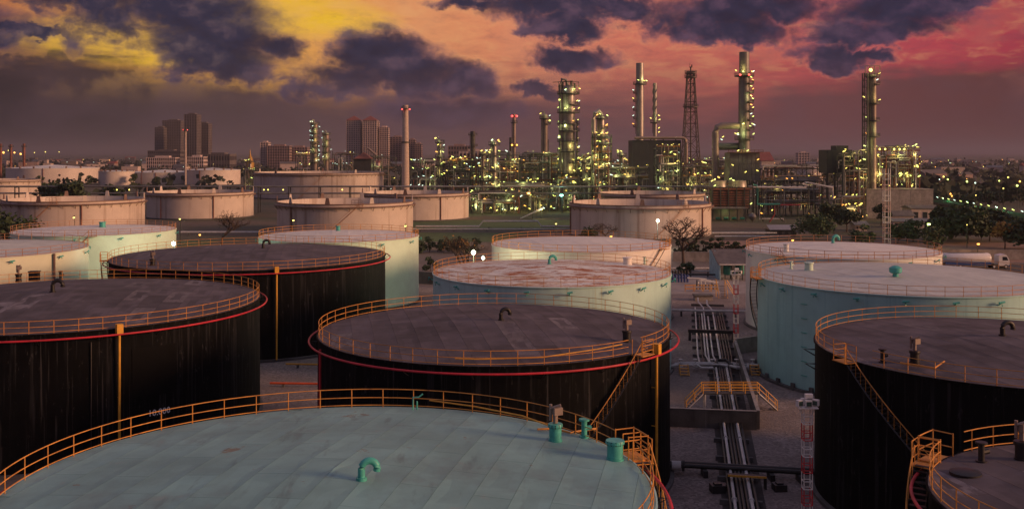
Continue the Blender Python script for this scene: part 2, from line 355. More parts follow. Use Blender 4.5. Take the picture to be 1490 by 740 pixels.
go = bpy.data.objects.new('ground', gm); COL.objects.link(go); structure(go)
def sheet(name, poly, z, m):
    me = bpy.data.meshes.new(name); me.from_pydata([(x, y, z) for x, y in poly], [], [tuple(range(len(poly)))]); me.materials.append(m)
    o = bpy.data.objects.new(name, me); COL.objects.link(o); return structure(o)
M_GRASS = mat('lawn', (.06, .105, .028), .9, var=.3, scale=.3); M_ROAD = mat('asphalt', (.055, .05, .05), .85, var=.25, scale=.3)
M_DIRT = mat('bare_earth', (.26, .155, .115), .95, var=.25, scale=.2); M_PAVE = mat('pale_pavement', (.30, .26, .24), .9, var=.2, scale=.3)
sheet('lawn', [(-42, 318), (-4, 322), (6, 362), (-46, 362)], .03, M_GRASS)
sheet('lawn', [(-40, 376), (20, 380), (26, 430), (-44, 432)], .03, M_GRASS)
sheet('lawn', [(-190, 262), (-95, 262), (-95, 330), (-200, 330)], .03, M_GRASS)
sheet('road', [(-300, 364), (260, 364), (260, 372), (-300, 372)], .02, M_ROAD)
sheet('earth_bank', [(6, 300), (30, 296), (34, 360), (10, 361)], .035, M_DIRT)
sheet('earth_bank', [(58, 268), (150, 262), (160, 322), (62, 330)], .035, M_DIRT)
sheet('road', [(70, 240), (300, 232), (300, 256), (70, 262)], .03, M_ROAD)
sheet('pavement', [(28, 205), (60, 205), (62, 236), (26, 236)], .02, M_PAVE)

# ------------------------------------------------------------------ storage tanks
def pipe_mesh(name, pts, r, m, n=6):
    me = MB().tube(pts, r, n).mesh(name); me.materials.append(m); return me
POST = {k: pipe_mesh('post', [(0, 0, 0), (0, 0, 1.13)], .031, mm, 5) for k, mm in (('o', M_ORANGE), ('d', M_DULLRAIL))}
POSTFAR = {k: pipe_mesh('post', [(0, 0, 0), (0, 0, 1.13)], .05, mm, 4) for k, mm in (('o', M_ORANGE), ('d', M_DULLRAIL))}
def pol(c, r, a, z): return Vector((c[0] + r * math.cos(a), c[1] + r * math.sin(a), z))
def arc(c, r, a0, a1, z0, z1=None, step=.06):
    n = max(2, int(abs(a1 - a0) / step)); z1 = z0 if z1 is None else z1
    return [pol(c, r, a0 + (a1 - a0) * i / n, z0 + (z1 - z0) * i / n) for i in range(n + 1)]
def clip(poly, n, d):                   # keep points with p.n <= d
    out = []
    for i in range(len(poly)):
        a, b = poly[i], poly[(i + 1) % len(poly)]
        fa, fb = a[0] * n[0] + a[1] * n[1] - d, b[0] * n[0] + b[1] * n[1] - d
        if fa <= 0: out.append(a)
        if fa * fb < 0: t = fa / (fa - fb); out.append((a[0] + (b[0] - a[0]) * t, a[1] + (b[1] - a[1]) * t))
    return out
PR = random.Random(4)
def roof_plates(root, c, R, z, apex, m, w, L, ang):
    ca, sa = math.cos(ang), math.sin(ang); rows = int(2 * R / w) + 2
    for i in range(rows):
        x0 = -R - w / 2 + i * w + .3
        off = (i % 2) * L * .5 + (i * 37 % 10) * .06
        for j in range(int(2 * R / L) + 3):
            y0 = -R - L + j * L + off
            g = .009
            q = [(x0 + g, y0 + g), (x0 + w - g, y0 + g), (x0 + w - g, y0 + L - g), (x0 + g, y0 + L - g)]
            q = [(x * ca - y * sa, x * sa + y * ca) for x, y in q]
            for k in range(48):
                t = 2 * math.pi * k / 48; q = clip(q, (math.cos(t), math.sin(t)), R - .06)
                if len(q) < 3: break
            if len(q) < 3: continue
            ar = abs(sum(q[k][0] * q[(k + 1) % len(q)][1] - q[(k + 1) % len(q)][0] * q[k][1] for k in range(len(q)))) / 2
            if ar < .6: continue
            h = lambda x, y: z + apex * (1 - math.hypot(x, y) / R)
            dq = []
            for k in range(len(q)):
                pa, pb = q[k], q[(k + 1) % len(q)]; m_ = max(1, int(math.hypot(pb[0] - pa[0], pb[1] - pa[1]) / 1.1))
                dq += [(pa[0] + (pb[0] - pa[0]) * i_ / m_, pa[1] + (pb[1] - pa[1]) * i_ / m_) for i_ in range(m_)]
            q = dq; n = len(q); mx = sum(p[0] for p in q) / n; my = sum(p[1] for p in q) / n
            lap = lambda x, y: .03 + .0 * ((x * ca + y * sa) - x0) / w        # each plate laps over its neighbour
            top = [(c[0] + x, c[1] + y, h(x, y) + lap(x, y)) for x, y in q]
            b = MB(); vs = top + [(c[0] + mx, c[1] + my, h(mx, my) + lap(mx, my) - .045)] + [(x, y, zz - .035) for x, y, zz in top]
            fs = []
            for k in range(n):
                k2 = (k + 1) % n; fs.append((k, k2, n)); fs.append((k2, k, n + 1 + k, n + 1 + k2))
            b.add(vs, fs).obj('roof_plate', M_WORNROOF if m is M_BLACKROOF and PR.random() < .075 else m, root)
def in_gap(a, gaps):
    a %= 2 * math.pi
    return any((a - g0) % (2 * math.pi) < (g1 - g0) for g0, g1 in gaps)
def railing(root, c, R, z, kind='o', gaps=(), spacing=2.0, r=.028, far=False, low=True):
    m = M_ORANGE if kind == 'o' else M_DULLRAIL
    e = thing('railing', '', '', (c[0], c[1], z)); del e['label']; del e['category']
    e.parent = root; e.location = Vector((c[0], c[1], z)) - WL[root.name]
    n = int(2 * math.pi * R / spacing)
    for k in range(n):
        a = 2 * math.pi * k / n
        if in_gap(a, gaps): continue
        inst('post', (POSTFAR if far else POST)[kind], e, pol(c, R, a, z), a)
    spans = [(0, 2 * math.pi)]
    if gaps:
        gs = sorted((g0 % (2 * math.pi), g1 - g0) for g0, g1 in gaps); spans = []
        for i, (g0, w) in enumerate(gs):
            nx = gs[(i + 1) % len(gs)][0] + (2 * math.pi if i == len(gs) - 1 else 0); spans.append((g0 + w, nx))
    for nm, h in (('top_rail', 1.13), ('middle_rail', .6)) + ((('toe_rail', .13),) if low else ()):
        for a0, a1 in spans:
            b = MB(); b.tube(arc(c, R, a0, a1, z + h, step=.05), r * (1.25 if far else 1), 5); b.obj(nm, m, e)
    return e
def gooseneck(root, pos, m, h=1.0, r=.28, rz=0.0):
    pts = [(0, 0, -.1), (0, 0, .25), (0, 0, h * .55)] + [(h * .42 * (1 - math.cos(t)), 0, h * .55 + h * .42 * math.sin(t)) for t in [i * math.pi * 1.12 / 9 for i in range(1, 10)]]
    k, q = math.cos(rz), math.sin(rz)
    b = MB().tube([(pos[0] + x * k, pos[1] + x * q, pos[2] + z) for x, y, z in pts], r, 12)
    b.lathe([(r * 1.5, pos[2] - .1), (r * 1.5, pos[2] + .08)], 14, (pos[0], pos[1]), True, True)
    return b.obj('gooseneck_vent', m, root)
def hatch(root, pos, m, r=.55, h=1.2, name='roof_nozzle'):
    b = MB(); b.lathe([(r * 1.12, pos[2] - .1), (r * 1.12, pos[2] + .1), (r, pos[2] + .1), (r, pos[2] + h - .1), (r * 1.2, pos[2] + h - .1), (r * 1.2, pos[2] + h), (r * 1.14, pos[2] + h + .06)], 20, (pos[0], pos[1]), True, True)
    o = b.obj(name, m, root)
    bm_ = MB()
    for k in range(12):
        a = k * math.pi / 6; bm_.cyl((pos[0] + r * 1.12 * math.cos(a), pos[1] + r * 1.12 * math.sin(a)), pos[2] + h - .14, pos[2] + h + .05, .035, n=5)
    bm_.obj('flange_bolts', M_BLACKFIT, o); return o
def gauge_head(root, pos, m):           # level gauge: drum with a clutter of fittings on top
    o = hatch(root, pos, m, .34, .9, 'gauge_pipe'); b = MB()
    b.cyl((pos[0], pos[1]), pos[2] + 1.0, pos[2] + 1.5, .14, n=8); b.box((pos[0] + .12, pos[1], pos[2] + 1.65), (.5, .35, .4), .4)
    b.cyl((pos[0] - .25, pos[1] + .1), pos[2] + 1.1, pos[2] + 2.0, .09, n=8); b.tube([(pos[0] - .25, pos[1], pos[2] + 1.8), (pos[0] + .3, pos[1] - .1, pos[2] + 2.0)], .08, 6)
    b.obj('gauge_head', M_DUCT, o); return o
def valve_stub(root, pos, m):
    b = MB().cyl((pos[0], pos[1]), pos[2] - .05, pos[2] + 1.0, .16, n=10); b.lathe([(.3, pos[2] + .95), (.3, pos[2] + 1.05)], 12, (pos[0], pos[1]), True, True); b.lathe([(.28, pos[2]), (.28, pos[2] + .1)], 12, (pos[0], pos[1]), True, True)
    b.tube([(pos[0], pos[1], pos[2] + .5), (pos[0] + .4, pos[1] + .1, pos[2] + .55)], .14, 8); return b.obj('valve_stub', m, root)
def spiral_stair(root, c, R, ztop, a_top, sgn, slope=.95, kind='o', treads=True, zend=.2):
    e = thing('spiral_stair', '', '', pol(c, R, a_top, 0)); del e['label']; del e['category']; e.parent = root; e.location = pol(c, R, a_top, 0) - WL[root.name]
    m = M_ORANGE if kind == 'o' else M_DULLRAIL; n = int((ztop - zend) / .22); da = .22 / slope / (R + .5)
    pts_in = []; pts_out = []; rail = []
    tr = MB().box((0, 0, 0), (.85, .26, .04)).mesh('tread'); tr.materials.append(M_BLACKFIT if kind == 'o' else M_DULLRAIL)
    bal = pipe_mesh('baluster', [(0, 0, 0), (0, 0, 1.0)], .02, m, 4)
    for i in range(n):
        a = a_top + sgn * da * i; z = ztop - .22 * i
        if treads: inst('tread', tr, e, pol(c, R + .5, a, z), a)
        pts_in.append(pol(c, R + .1, a, z - .08)); pts_out.append(pol(c, R + .95, a, z - .08)); rail.append(pol(c, R + .95, a, z + 1.02))
        if treads and i % 2 == 0: inst('baluster', bal, e, pol(c, R + .95, a, z), a)
    MB().tube(pts_in, .07, 4).obj('stringer', M_BLACKFIT if kind == 'o' else m, e); MB().tube(pts_out, .07, 4).obj('stringer', M_BLACKFIT if kind == 'o' else m, e)
    MB().tube(rail, .038, 5).obj('handrail', m, e)
    # landing at the top with its cage
    a1 = a_top - sgn * .085; b = MB(); mid = pol(c, R + .55, (a_top + a1) / 2, ztop - .03); b.box(mid, (1.2, abs(a1 - a_top) * R + .3, .06), (a_top + a1) / 2); b.obj('landing', m, e)
    b = MB()
    for a in (a_top, a1):
        for r in (R + .05, R + 1.1): b.tube([pol(c, r, a, ztop), pol(c, r, a, ztop + 1.2)], .036, 5)
    for h in (.35, .8, 1.2):
        b.tube([pol(c, R + .05, a1, ztop + h), pol(c, R + 1.1, a1, ztop + h), pol(c, R + 1.1, a_top, ztop + h)], .033, 5)
    b.obj('landing_cage', m, e); return e
def tank(label, c, R, H, wall, roofm, apex=None, plates=(1.8, 6.0), ang=R_(10), rail='o', gaps=(), spacing=2.0, ring=False, downpipe=None, vent=None, stair=None, far=False, brackets=0, skirt=True, name='storage_tank', bands=False, group=None):
    t = thing(name, label, 'tank', (c[0], c[1], 0), group); apex = R / 17 if apex is None else apex; n = 128 if not far else 72
    prof = []
    for k in range(5):
        r = R - .012 * k; prof += [(r, .35 + (H - .35) * k / 5), (r, .35 + (H - .35) * (k + 1) / 5)]
    MB().lathe(prof, n, c).obj('wall', wall, t)
    MB().lathe([(R + .35, 0), (R + .35, .3), (R - .5, .38)], n, c).obj('foundation_ring', M_DKCONC, t)
    if bands:
        for k in range(1, 5): MB().lathe([(R + .0, .35 + (H - .35) * k / 5 - .03), (R + .012, .35 + (H - .35) * k / 5 - .02), (R + .012, .35 + (H - .35) * k / 5 + .02), (R - .01, .35 + (H - .35) * k / 5 + .03)], n, c).obj('seam', wall, t)
    MB().lathe([(R - .06, H - .12), (R + .07, H - .12), (R + .07, H + .02), (R - .02, H + .03)], n, c).obj('kerb_angle', wall, t)
    MB().lathe([(R + .02, H), (.02, H + apex)], n, c, cap1=True).obj('roof_deck', roofm, t)
    if plates: roof_plates(t, c, R, H, apex, roofm, plates[0], plates[1], ang)
    if spacing: railing(t, c, R - .12, H + .03, rail, gaps, spacing, far=far)
    if ring:
        a0, a1 = (0, 2 * math.pi)
        MB().tube(arc(c, R + .72, 0, 2 * math.pi * .9999, H - .42, step=.045), .085, 7).obj('fire_water_ring', M_RED, t)
        nb = int(2 * math.pi * R / 5)
        for k in range(nb):
            a = 2 * math.pi * k / nb; MB().tube([pol(c, R - .02, a, H - .95), pol(c, R + .72, a, H - .52), pol(c, R - .02, a, H - .5)], .04, 4).obj('ring_bracket', M_BLACKFIT, t)
    if downpipe is not None:
        for a, z0 in downpipe:
            p = pol(c, R + .42, a, 0); b = MB(); b.cyl(p, z0, H - .2, .12, n=10)
            for zz in (H * .25, H * .5, H * .75): b.tube([pol(c, R - .02, a, zz), p + Vector((0, 0, zz))], .05, 5)
            b.obj('downpipe', M_YELLOW, t); MB().box(pol(c, R + .42, a, H + .05), (.62, .55, .85), a).obj('foam_box', M_YELLOW, t)
    if vent is not None: gooseneck(t, (c[0] + vent[1], c[1] + vent[2], H + apex * (1 - math.hypot(vent[1], vent[2]) / R) + .05), vent[0], vent[3], vent[4], vent[5])
    if stair: spiral_stair(t, c, R, H, stair[0], stair[1], stair[2], rail, treads=not far)
    for k in range(brackets):
        a = 2 * math.pi * (k + .3) / brackets; b = MB(); b.tube([pol(c, R - .02, a, H - .9), pol(c, R + .55, a, H - .55), pol(c, R + .55, a, H - .95)], .08, 5); b.tube([pol(c, R + .5, a - .02, H - .6), pol(c, R + .5, a + .02, H - .5)], .11, 6); b.obj('foam_pourer', M_TEALFIT, t)
    return t
H0 = 12.5
c1 = (-8.6, 48.7); R1 = 15.35
T1 = tank('pale teal roofed tank filling the bottom of the picture', c1, R1, H0, M_TEALWALL, M_TEALROOF, plates=(1.78, 5.6), ang=R_(-10.5), gaps=[(R_(11), R_(22))], spacing=1.95, ring=True)
gooseneck(T1, (-7.0, 47.3, H0 + .85), M_TEALFIT, .86, .17, .15)
def roofpt(c, R, px, py, H=H0):
    for _ in range(6):
        Y = FPX * (CAMH - H) / (py - HY); x = (px - CX) / FPX * Y
        H = H0 + R / 17 * (1 - min(1, math.hypot(x - c[0], Y - c[1]) / R))
    return Vector((x, Y, H))
hatch(T1, roofpt(c1, R1, 895, 668), M_TEALFIT, .42, .95)
gauge_head(T1, roofpt(c1, R1, 808, 641), M_TEALFIT)
valve_stub(T1, roofpt(c1, R1, 850, 636), M_TEALFIT)
p = roofpt(c1, R1, 608, 596); MB().tube([p + Vector((-.3, 0, 0)), p + Vector((-.3, 0, .8)), p + Vector((.05, 0, .8)), p + Vector((.3, 0, 1.0))], .05, 6).tube([p + Vector((-.05, 0, 0)), p + Vector((-.05, 0, .55))], .05, 6).obj('sample_pipe', M_TEALFIT, T1)
a = [roofpt(c1, R1, x, y) + Vector((0, 0, .35)) for x, y in ((625, 590), (690, 599), (760, 613), (800, 628))]; MB().tube(a, .045, 6).obj('conduit', M_YELLOW, T1)
a = [roofpt(c1, R1, x, y) + Vector((0, 0, .12)) for x, y in ((782, 627), (806, 626), (830, 632), (846, 629), (868, 626))]; MB().tube(a, .06, 6).obj('conduit', M_ORANGE, T1)
def cage(root, c, R, H, a0, a1, sgn, m):        # gate where the stair arrives
    b = MB()
    for aa in (a0, a1):
        for r in (R - .1, R + 1.0):
            b.tube([pol(c, r, aa, H - .3), pol(c, r, aa, H + 1.25)], .036, 5)
        for h in (.5, 1.2): b.tube([pol(c, R - .1, aa, H + h), pol(c, R + 1.0, aa, H + h)], .033, 5)
    for h in (.5, 1.2): b.tube(arc(c, R + 1.0, a0, a1, H + h, step=.03), .033, 5)
    b.obj('stair_gate', m, root); g = MB(); g.box(pol(c, R + .45, (a0 + a1) / 2, H - .06), (1.15, abs(a1 - a0) * R, .08), (a0 + a1) / 2); g.obj('gate_landing', m, root)
cage(T1, c1, R1, H0, R_(16), R_(22), 1, M_ORANGE)
spiral_stair(T1, c1, R1, H0 - .1, R_(15), -1, .95)
c2 = (-1.6, 91.8); R2 = 15.7
T2 = tank('black tank with red ring pipe standing behind the pale teal roof', c2, R2, H0, M_BLACKWALL, M_BLACKROOF, gaps=[(R_(-46), R_(-40))], ring=True, downpipe=[(R_(-34), 0.3)], vent=(M_BLACKFIT, .6, 0, 1.0, .18, .25), stair=(R_(-45), -1, 1.1))
gauge_head(T2, roofpt(c2, R2, 912, 497), M_BLACKFIT)
a = [roofpt(c2, R2, x, y) + Vector((0, 0, .25)) for x, y in ((662, 526), (700, 527), (790, 524), (870, 512), (905, 505))]; MB().tube(a, .05, 6).obj('conduit', M_YELLOW, T2)
MB().cyl(pol(c2, R2 + .25, R_(-155), 0), .3, H0 - .45, .11, n=8).obj('riser_pipe', M_RED, T2)
c3 = (-48, 109); R3 = 20.4
T3 = tank('broad black tank cut by the left edge of the picture', c3, R3, H0, M_BLACKWALL, M_BLACKROOF, plates=(2.0, 7.5), ring=True, downpipe=[(R_(-53.5), .3)], vent=(M_BLACKFIT, -1, -.5, 1.25, .22, .1))
gauge_head(T3, roofpt(c3, R3, 27, 409), M_BLACKFIT); valve_stub(T3, roofpt(c3, R3, 88, 406), M_BLACKFIT)
p = roofpt(c3, R3, 50, 408); MB().box(p + Vector((0, 0, .55)), (1.1, .9, 1.15), .1).box(p + Vector((0, 0, 1.15)), (1.25, 1.05, .1), .1).obj('hatch_box', M_BLACKFIT, T3)
MB().tube([pol(c3, R3 + .1, R_(-60), H0 - 1), pol(c3, R3 + .06, R_(-60), 1)], .05, 5).obj('cable', M_BLACKPIPE, T3)
b = MB(); a0, a1 = R_(-50), R_(-38)
vs = arc(c3, R3 + .03, a0, a1, H0 - 2.0, step=.02) ; n_ = len(vs); vs2 = [v_ - Vector((0, 0, 4.6)) for v_ in vs]
b.add(vs + vs2, [(i + 1, i, n_ + i, n_ + i + 1) for i in range(n_ - 1)]); b.obj('repair_plate', mat('fresh_black_paint', (.0025, .0025, .003), .8, spec=.15, var=.2), T3)
c4 = (-40.5, 158); R4 = 20.7
T4 = tank('broad black tank behind the left one, with pale tanks beyond it', c4, R4, H0, M_BLACKWALL, M_BLACKROOF, plates=(2.2, 9), ring=True, downpipe=[(R_(-66.5), .3)], vent=(M_BLACKFIT, 1.6, 1.0, 1.2, .2, .3), stair=(R_(-158), 1, .95), gaps=[(R_(-158), R_(-150))])
gauge_head(T4, roofpt(c4, R4, 222, 386), M_BLACKFIT)
c5 = (41, 83.2); R5 = 15.6
T5 = tank('black tank at the right with a stair winding down its wall', c5, R5, H0, M_BLACKWALL, M_BLACKROOF, ring=False, vent=(M_BLACKFIT, -.4, 1.0, 1.1, .2, .1), stair=(R_(200.3), 1, .9), gaps=[(R_(199), R_(206))], brackets=0)
gauge_head(T5, roofpt(c5, R5, 1331, 528), M_BLACKFIT); valve_stub(T5, roofpt(c5, R5, 1284, 527), M_BLACKFIT)
a = [roofpt(c5, R5, x, y) + Vector((0, 0, .25)) for x, y in ((1310, 532), (1330, 535), (1360, 540), (1374, 530))]; MB().tube(a, .06, 6).obj('conduit', M_ORANGE, T5)
for a_, h in ((R_(168), .7), (R_(172), 1.7)):
    MB().tube([pol(c5, R5, a_, H0 - h - .5), pol(c5, R5 + .9, a_, H0 - h), pol(c5, R5, a_, H0 - h)], .06, 4).obj('wall_bracket', M_BLACKFIT, T5)
c6 = (29.7, 45.8); R6 = 10.2
T6 = tank('small black tank in the bottom right corner', c6, R6, H0, M_BLACKWALL, M_BLACKROOF, plates=(1.8, 5.0), ring=True, gaps=[(R_(124), R_(139))], spacing=1.6)
cage(T6, c6, R6, H0, R_(130), R_(139), 1, M_ORANGE); spiral_stair(T6, c6, R6, H0 - .1, R_(143), 1, .95)
valve_stub(T6, roofpt(c6, R6, 1428, 672), M_BLACKFIT); gauge_head(T6, roofpt(c6, R6, 1487, 668), M_BLACKFIT)
p = roofpt(c6, R6, 1405, 690); MB().lathe([(.75, p.z), (.75, p.z + .14), (.5, p.z + .22), (.1, p.z + .25)], 20, (p.x, p.y), True, True).obj('manhole_cover', M_BLACKFIT, T6)
c7 = (50, 130.5); R7 = 18.0
T7 = tank('large teal tank with grey roof at the right edge', c7, R7, H0, M_TEALWALL, M_GREYROOF, plates=(2.2, 8), gaps=[(R_(176), R_(184))], brackets=22, stair=None, rail='o')
p = roofpt(c7, R7, 1303, 402); MB().cyl(p, p.z - .1, p.z + .5, .35, n=14).lathe([(.6, p.z + .45), (.75, p.z + .6), (.75, p.z + 1.1), (.35, p.z + 1.35)], 18, (p.x, p.y), True, True).obj('breather_vent', M_TEALFIT, T7)
hatch(T7, roofpt(c7, R7, 1177, 393), M_MINTWALL, .55, 1.0); valve_stub(T7, roofpt(c7, R7, 1151, 391), M_MINTWALL); cage(T7, c7, R7, H0, R_(176), R_(184), 1, M_ORANGE)
spiral_stair(T7, c7, R7, H0 - .1, R_(175), -1, .95)
for k in range(6): MB().box(pol(c7, R7 + .02, R_(212), 2 + k * 1.7), (.06, .9, .08), R_(212)).obj('wall_cleat', M_TEALFIT, T7)
nsk = 40
for k in range(nsk): MB().box(pol(c7, R7 + .25, 2 * math.pi * k / nsk, .45), (.3, .5, .8), 2 * math.pi * k / nsk).obj('anchor_chair', M_DKCONC, T7)
c8 = (5.3, 136.6); R8 = 15.9
T8 = tank('mint tank whose white roof is patched with rust', c8, R8, H0, M_T8WALL, M_RUSTROOF, plates=(2.2, 7), ang=R_(20), brackets=20, vent=(M_TEALFIT, -.2, 2.0, 1.1, .2, .2))
hatch(T8, roofpt(c8, R8, 913, 385), M_CREAMWALL, .6, 1.0); valve_stub(T8, roofpt(c8, R8, 938, 384), M_MINTWALL)
c9 = (12.1, 178.6); R9 = 15.7
T9 = tank('cream tank with pinkish roof standing behind the rusty roof', c9, R9, H0, M_CREAMWALL, M_PALEROOF, plates=(3, 10), far=True, spacing=2.4, stair=(R_(-38), -1, .95))
c10 = (-33.2, 195.8); R10 = 15.2
T10 = tank('mint tank with pale roof behind the second black tank', c10, R10, H0, M_MINTWALL, M_PALEROOF, plates=(3, 10), far=True, spacing=2.4, brackets=12)
hatch(T10, roofpt(c10, R10, 492, 336), M_TEALFIT, .4, .9, 'roof_vent')
c11 = (-86, 210); R11 = 15.9
T11 = tank('mint tank at far left with a dark stair slanting down its wall', c11, R11, H0, M_MINTWALL, M_PALEROOF, plates=(3, 10), far=True, spacing=2.4, brackets=12, rail='d', stair=(R_(-72), -1, .95))
hatch(T11, roofpt(c11, R11, 149, 331), M_TEALFIT, .6, 1.0, 'roof_vent')
c12 = (-90, 168.5); R12 = 18.4
T12 = tank('cream green tank with pale roof cut by the left edge', c12, R12, H0, mat('cream_green_paint', (.60, .64, .50), .55, var=.06, scale=.3), M_GREYROOF, plates=(3, 10), far=True, spacing=2.4, rail='d', brackets=14)
MB().cyl(pol(c12, R12 + .3, R_(-22), 0), .3, H0, .18, n=8).obj('riser_pipe', M_FARRIM, T12)
c13 = (54.3, 167.7); R13 = 15.4
T13 = tank('pale grey tank with pinkish roof behind the large teal tank', c13, R13, H0, M_PALEWALL, M_PALEROOF, plates=(3, 10), far=True, spacing=2.4, rail='d', brackets=14, stair=(R_(218), 1, .95))
p = roofpt(c13, R13, 1212, 354); gooseneck(T13, p, M_TEALFIT, 1.3, .25, .2); hatch(T13, roofpt(c13, R13, 1144, 366), M_PALEWALL, .4, 1.2)
# capacity figures painted on the broad black tank
cu = bpy.data.curves.new('capacity_figures', 'FONT'); cu.body = '10.000'; cu.size = .78; cu.offset = .012; cu.extrude = .004; cu.space_character = 1.05
to = bpy.data.objects.new('tmp', cu); COL.objects.link(to); me = bpy.data.meshes.new_from_object(to); bpy.data.objects.remove(to)
ac = R_(-42.6); zc = 4.05
for vt in me.vertices:
    q = pol(c3, R3 + .05 + vt.co.z, ac + (vt.co.x - 1.15) / R3, zc + vt.co.y) - WL[T3.name]; vt.co = q
me.name = 'capacity_figures'; me.materials.clear(); me.materials.append(mat('white_lettering', (.93, .92, .9), .6, var=.05)); o = bpy.data.objects.new('capacity_figures', me); COL.objects.link(o); o.parent = T3

# far tanks with open tops and floating roofs
def tank_polar(xl, xr, yf, h):
    tl, tr = math.atan((xl - CX) / FPX), math.atan((xr - CX) / FPX); al, th = (tr - tl) / 2, (tl + tr) / 2
    Dd = FPX * h / (yf - HY) / math.cos(th) / (1 - math.sin(al)); return (Dd * math.sin(th), Dd * math.cos(th)), Dd * math.sin(al)
def floating_tank(label, xl, xr, yf, h, wall=None, stair_a=None, shields=10, down=()):
    c, R = tank_polar(xl, xr, yf, h); H = CAMH - h; wall = wall or M_FARWALL
    t = thing('open_top_tank', label, 'tank', (c[0], c[1], 0)); n = 80
    MB().lathe([(R, 0), (R, H), (R - .25, H), (R - .25, H - 3.2)], n, c).obj('wall', wall, t)
    MB().lathe([(R - .3, H - 2.6), (R * .5, H - 2.9), (.1, H - 2.9)], n, c, cap1=True).obj('floating_roof', M_GREYROOF, t)
    MB().lathe([(R, H - 1.35), (R + 1.0, H - 1.3), (R + 1.0, H - 1.0), (R, H - .95)], n, c).obj('wind_girder', M_FARRIM, t)
    MB().lathe([(R + .01, H - .3), (R + .2, H - .3), (R + .2, H), (R, H + .02)], n, c).obj('rim_angle', M_FARRIM, t)
    MB().lathe([(R + .5, 0), (R + .5, .5), (R, .52)], n, c).obj('foundation_ring', M_DKCONC, t)
    for k in range(shields):
        a = 2 * math.pi * (k + .35) / shields; e = MB(); w = .9; q = pol(c, R - .1, a, H); tv = Vector((-math.sin(a), math.cos(a), 0)); nv = Vector((math.cos(a), math.sin(a), 0))
        vs = []
        for d_ in (-.15, .15):
            for s_, z_ in ((-w, -.3), (w, -.3), (w * .55, 2.0), (-w * .55, 2.0)): vs.append(q + tv * s_ + nv * d_ + Vector((0, 0, z_)))
        e.add(vs, [(0, 1, 2, 3), (7, 6, 5, 4), (0, 4, 5, 1), (1, 5, 6, 2), (2, 6, 7, 3), (3, 7, 4, 0)]); e.obj('foam_shield', M_FARRIM if k % 2 else wall, t, False)
    nb = int(R * 2 * math.pi / 4)
    for k in range(nb):
        a = 2 * math.pi * k / nb
        if math.sin(a) < .2: MB().tube([pol(c, R + .9, a, H - 1.35), pol(c, R + .02, a, H - 2.5)], .09, 4).obj('girder_strut', M_FARRIM, t)
    if stair_a is not None:
        spiral_stair(t, c, R, H - 1, stair_a[0], stair_a[1], .9, 'd', treads=False)
        b = MB(); q = pol(c, R, stair_a[0], H)
        for k in range(4): b.tube([q + Vector((k * 1.2 - 1.8, 0, -.8)), q + Vector((k * 1.2 - 1.8, 0, 1.3))], .07, 4)
        for z_ in (.5, 1.3): b.tube([q + Vector((-1.8, 0, z_)), q + Vector((1.8, 0, z_))], .07, 4)
        b.obj('stair_head', M_FARRIM, t)
    for a in down: MB().tube([pol(c, R + .25, a, 0), pol(c, R + .25, a, H - 1)], .22, 5).obj('riser_pipe', M_STEELR, t)
    return t, c, R
floating_tank('brown stained open topped tank at the far left edge', 2, 211, 293, 17.0, stair_a=(R_(-85), -1), down=(R_(-62),))
floating_tank('grey open topped tank left of the leafless tree', 213, 369, 281, 17.2, down=(R_(-118), R_(-60)))
floating_tank('orange lit open topped tank nearest the mint tank roof, stair on front', 403, 601, 297, 17.2, stair_a=(R_(-72), -1), down=(R_(-130),))
floating_tank('orange lit open topped tank half hidden behind the nearer one', 527, 682, 282.5, 17.2, down=(R_(-58),))
floating_tank('widest pale tank behind the pipe bridge in front of the tower blocks', 369, 558, 252, 12.5, M_FARWALL, stair_a=(R_(-75), -1), shields=5)
floating_tank('open topped tank right of centre with bare trees before it', 829, 1035, 299, 17.2, stair_a=(R_(-62), -1), down=(R_(-40), R_(-172)))
floating_tank('open topped tank peeping over the rim of the tank with bare trees', 872, 1026, 283, 17.2, shields=5)
floating_tank('low pinkish tank at the left edge before the white tanks', -60, 60, 262, 16.5, shields=6, stair_a=(R_(-70), -1))
def far_tank(label, xl, xr, yf, h, lines=()):
    c, R = tank_polar(xl, xr, yf, h); H = CAMH - h; t = thing('cone_roof_tank', label, 'tank', (c[0], c[1], 0)); n = 64
    MB().lathe([(R, 0), (R, H)], n, c).obj('wall', M_FARWHITE, t); MB().lathe([(R + .3, H - .35), (R + .35, H), (.1, H + R / 14)], n, c, cap1=True).obj('roof', M_PALEROOF, t)
    MB().tube(arc(c, R, 0, 2 * math.pi * .999, H + 1.1, step=.1), .09, 4).obj('top_rail', M_FARRIM, t)
    for a in lines: MB().tube([pol(c, R + .3, a, 0), pol(c, R + .3, a, H)], .35, 5).obj('riser_pipe', M_STEELR, t)
    for k in range(7):
        a = R_(-150 + k * 20); MB().box(pol(c, R - 1, a, H + .9), (1.2, 1.2, 1.8), a).obj('roof_fitting', M_FARRIM, t)
    return t, c, R
far_tank('long white tank farthest left in the background row', 8, 145, 245, 14.5, (R_(-78),))
far_tank('small white tank between two larger ones in the background row', 143, 196, 249.5, 16.5)
far_tank('white tank with slanting stair in the background row below the slim pole', 187, 290, 251, 18.0, (R_(-85), R_(-110)))
far_tank('rightmost white tank of the background row at left', 268, 350, 247.5, 15.5, (R_(-100),))
tk, cc, rr = far_tank('pinkish tank behind the plant at right below the red roofed house', 1154, 1198, 244, 15.2)
spiral_stair(tk, cc, rr, CAMH - 15.2, R_(-60), -1, .9, 'd', treads=False)
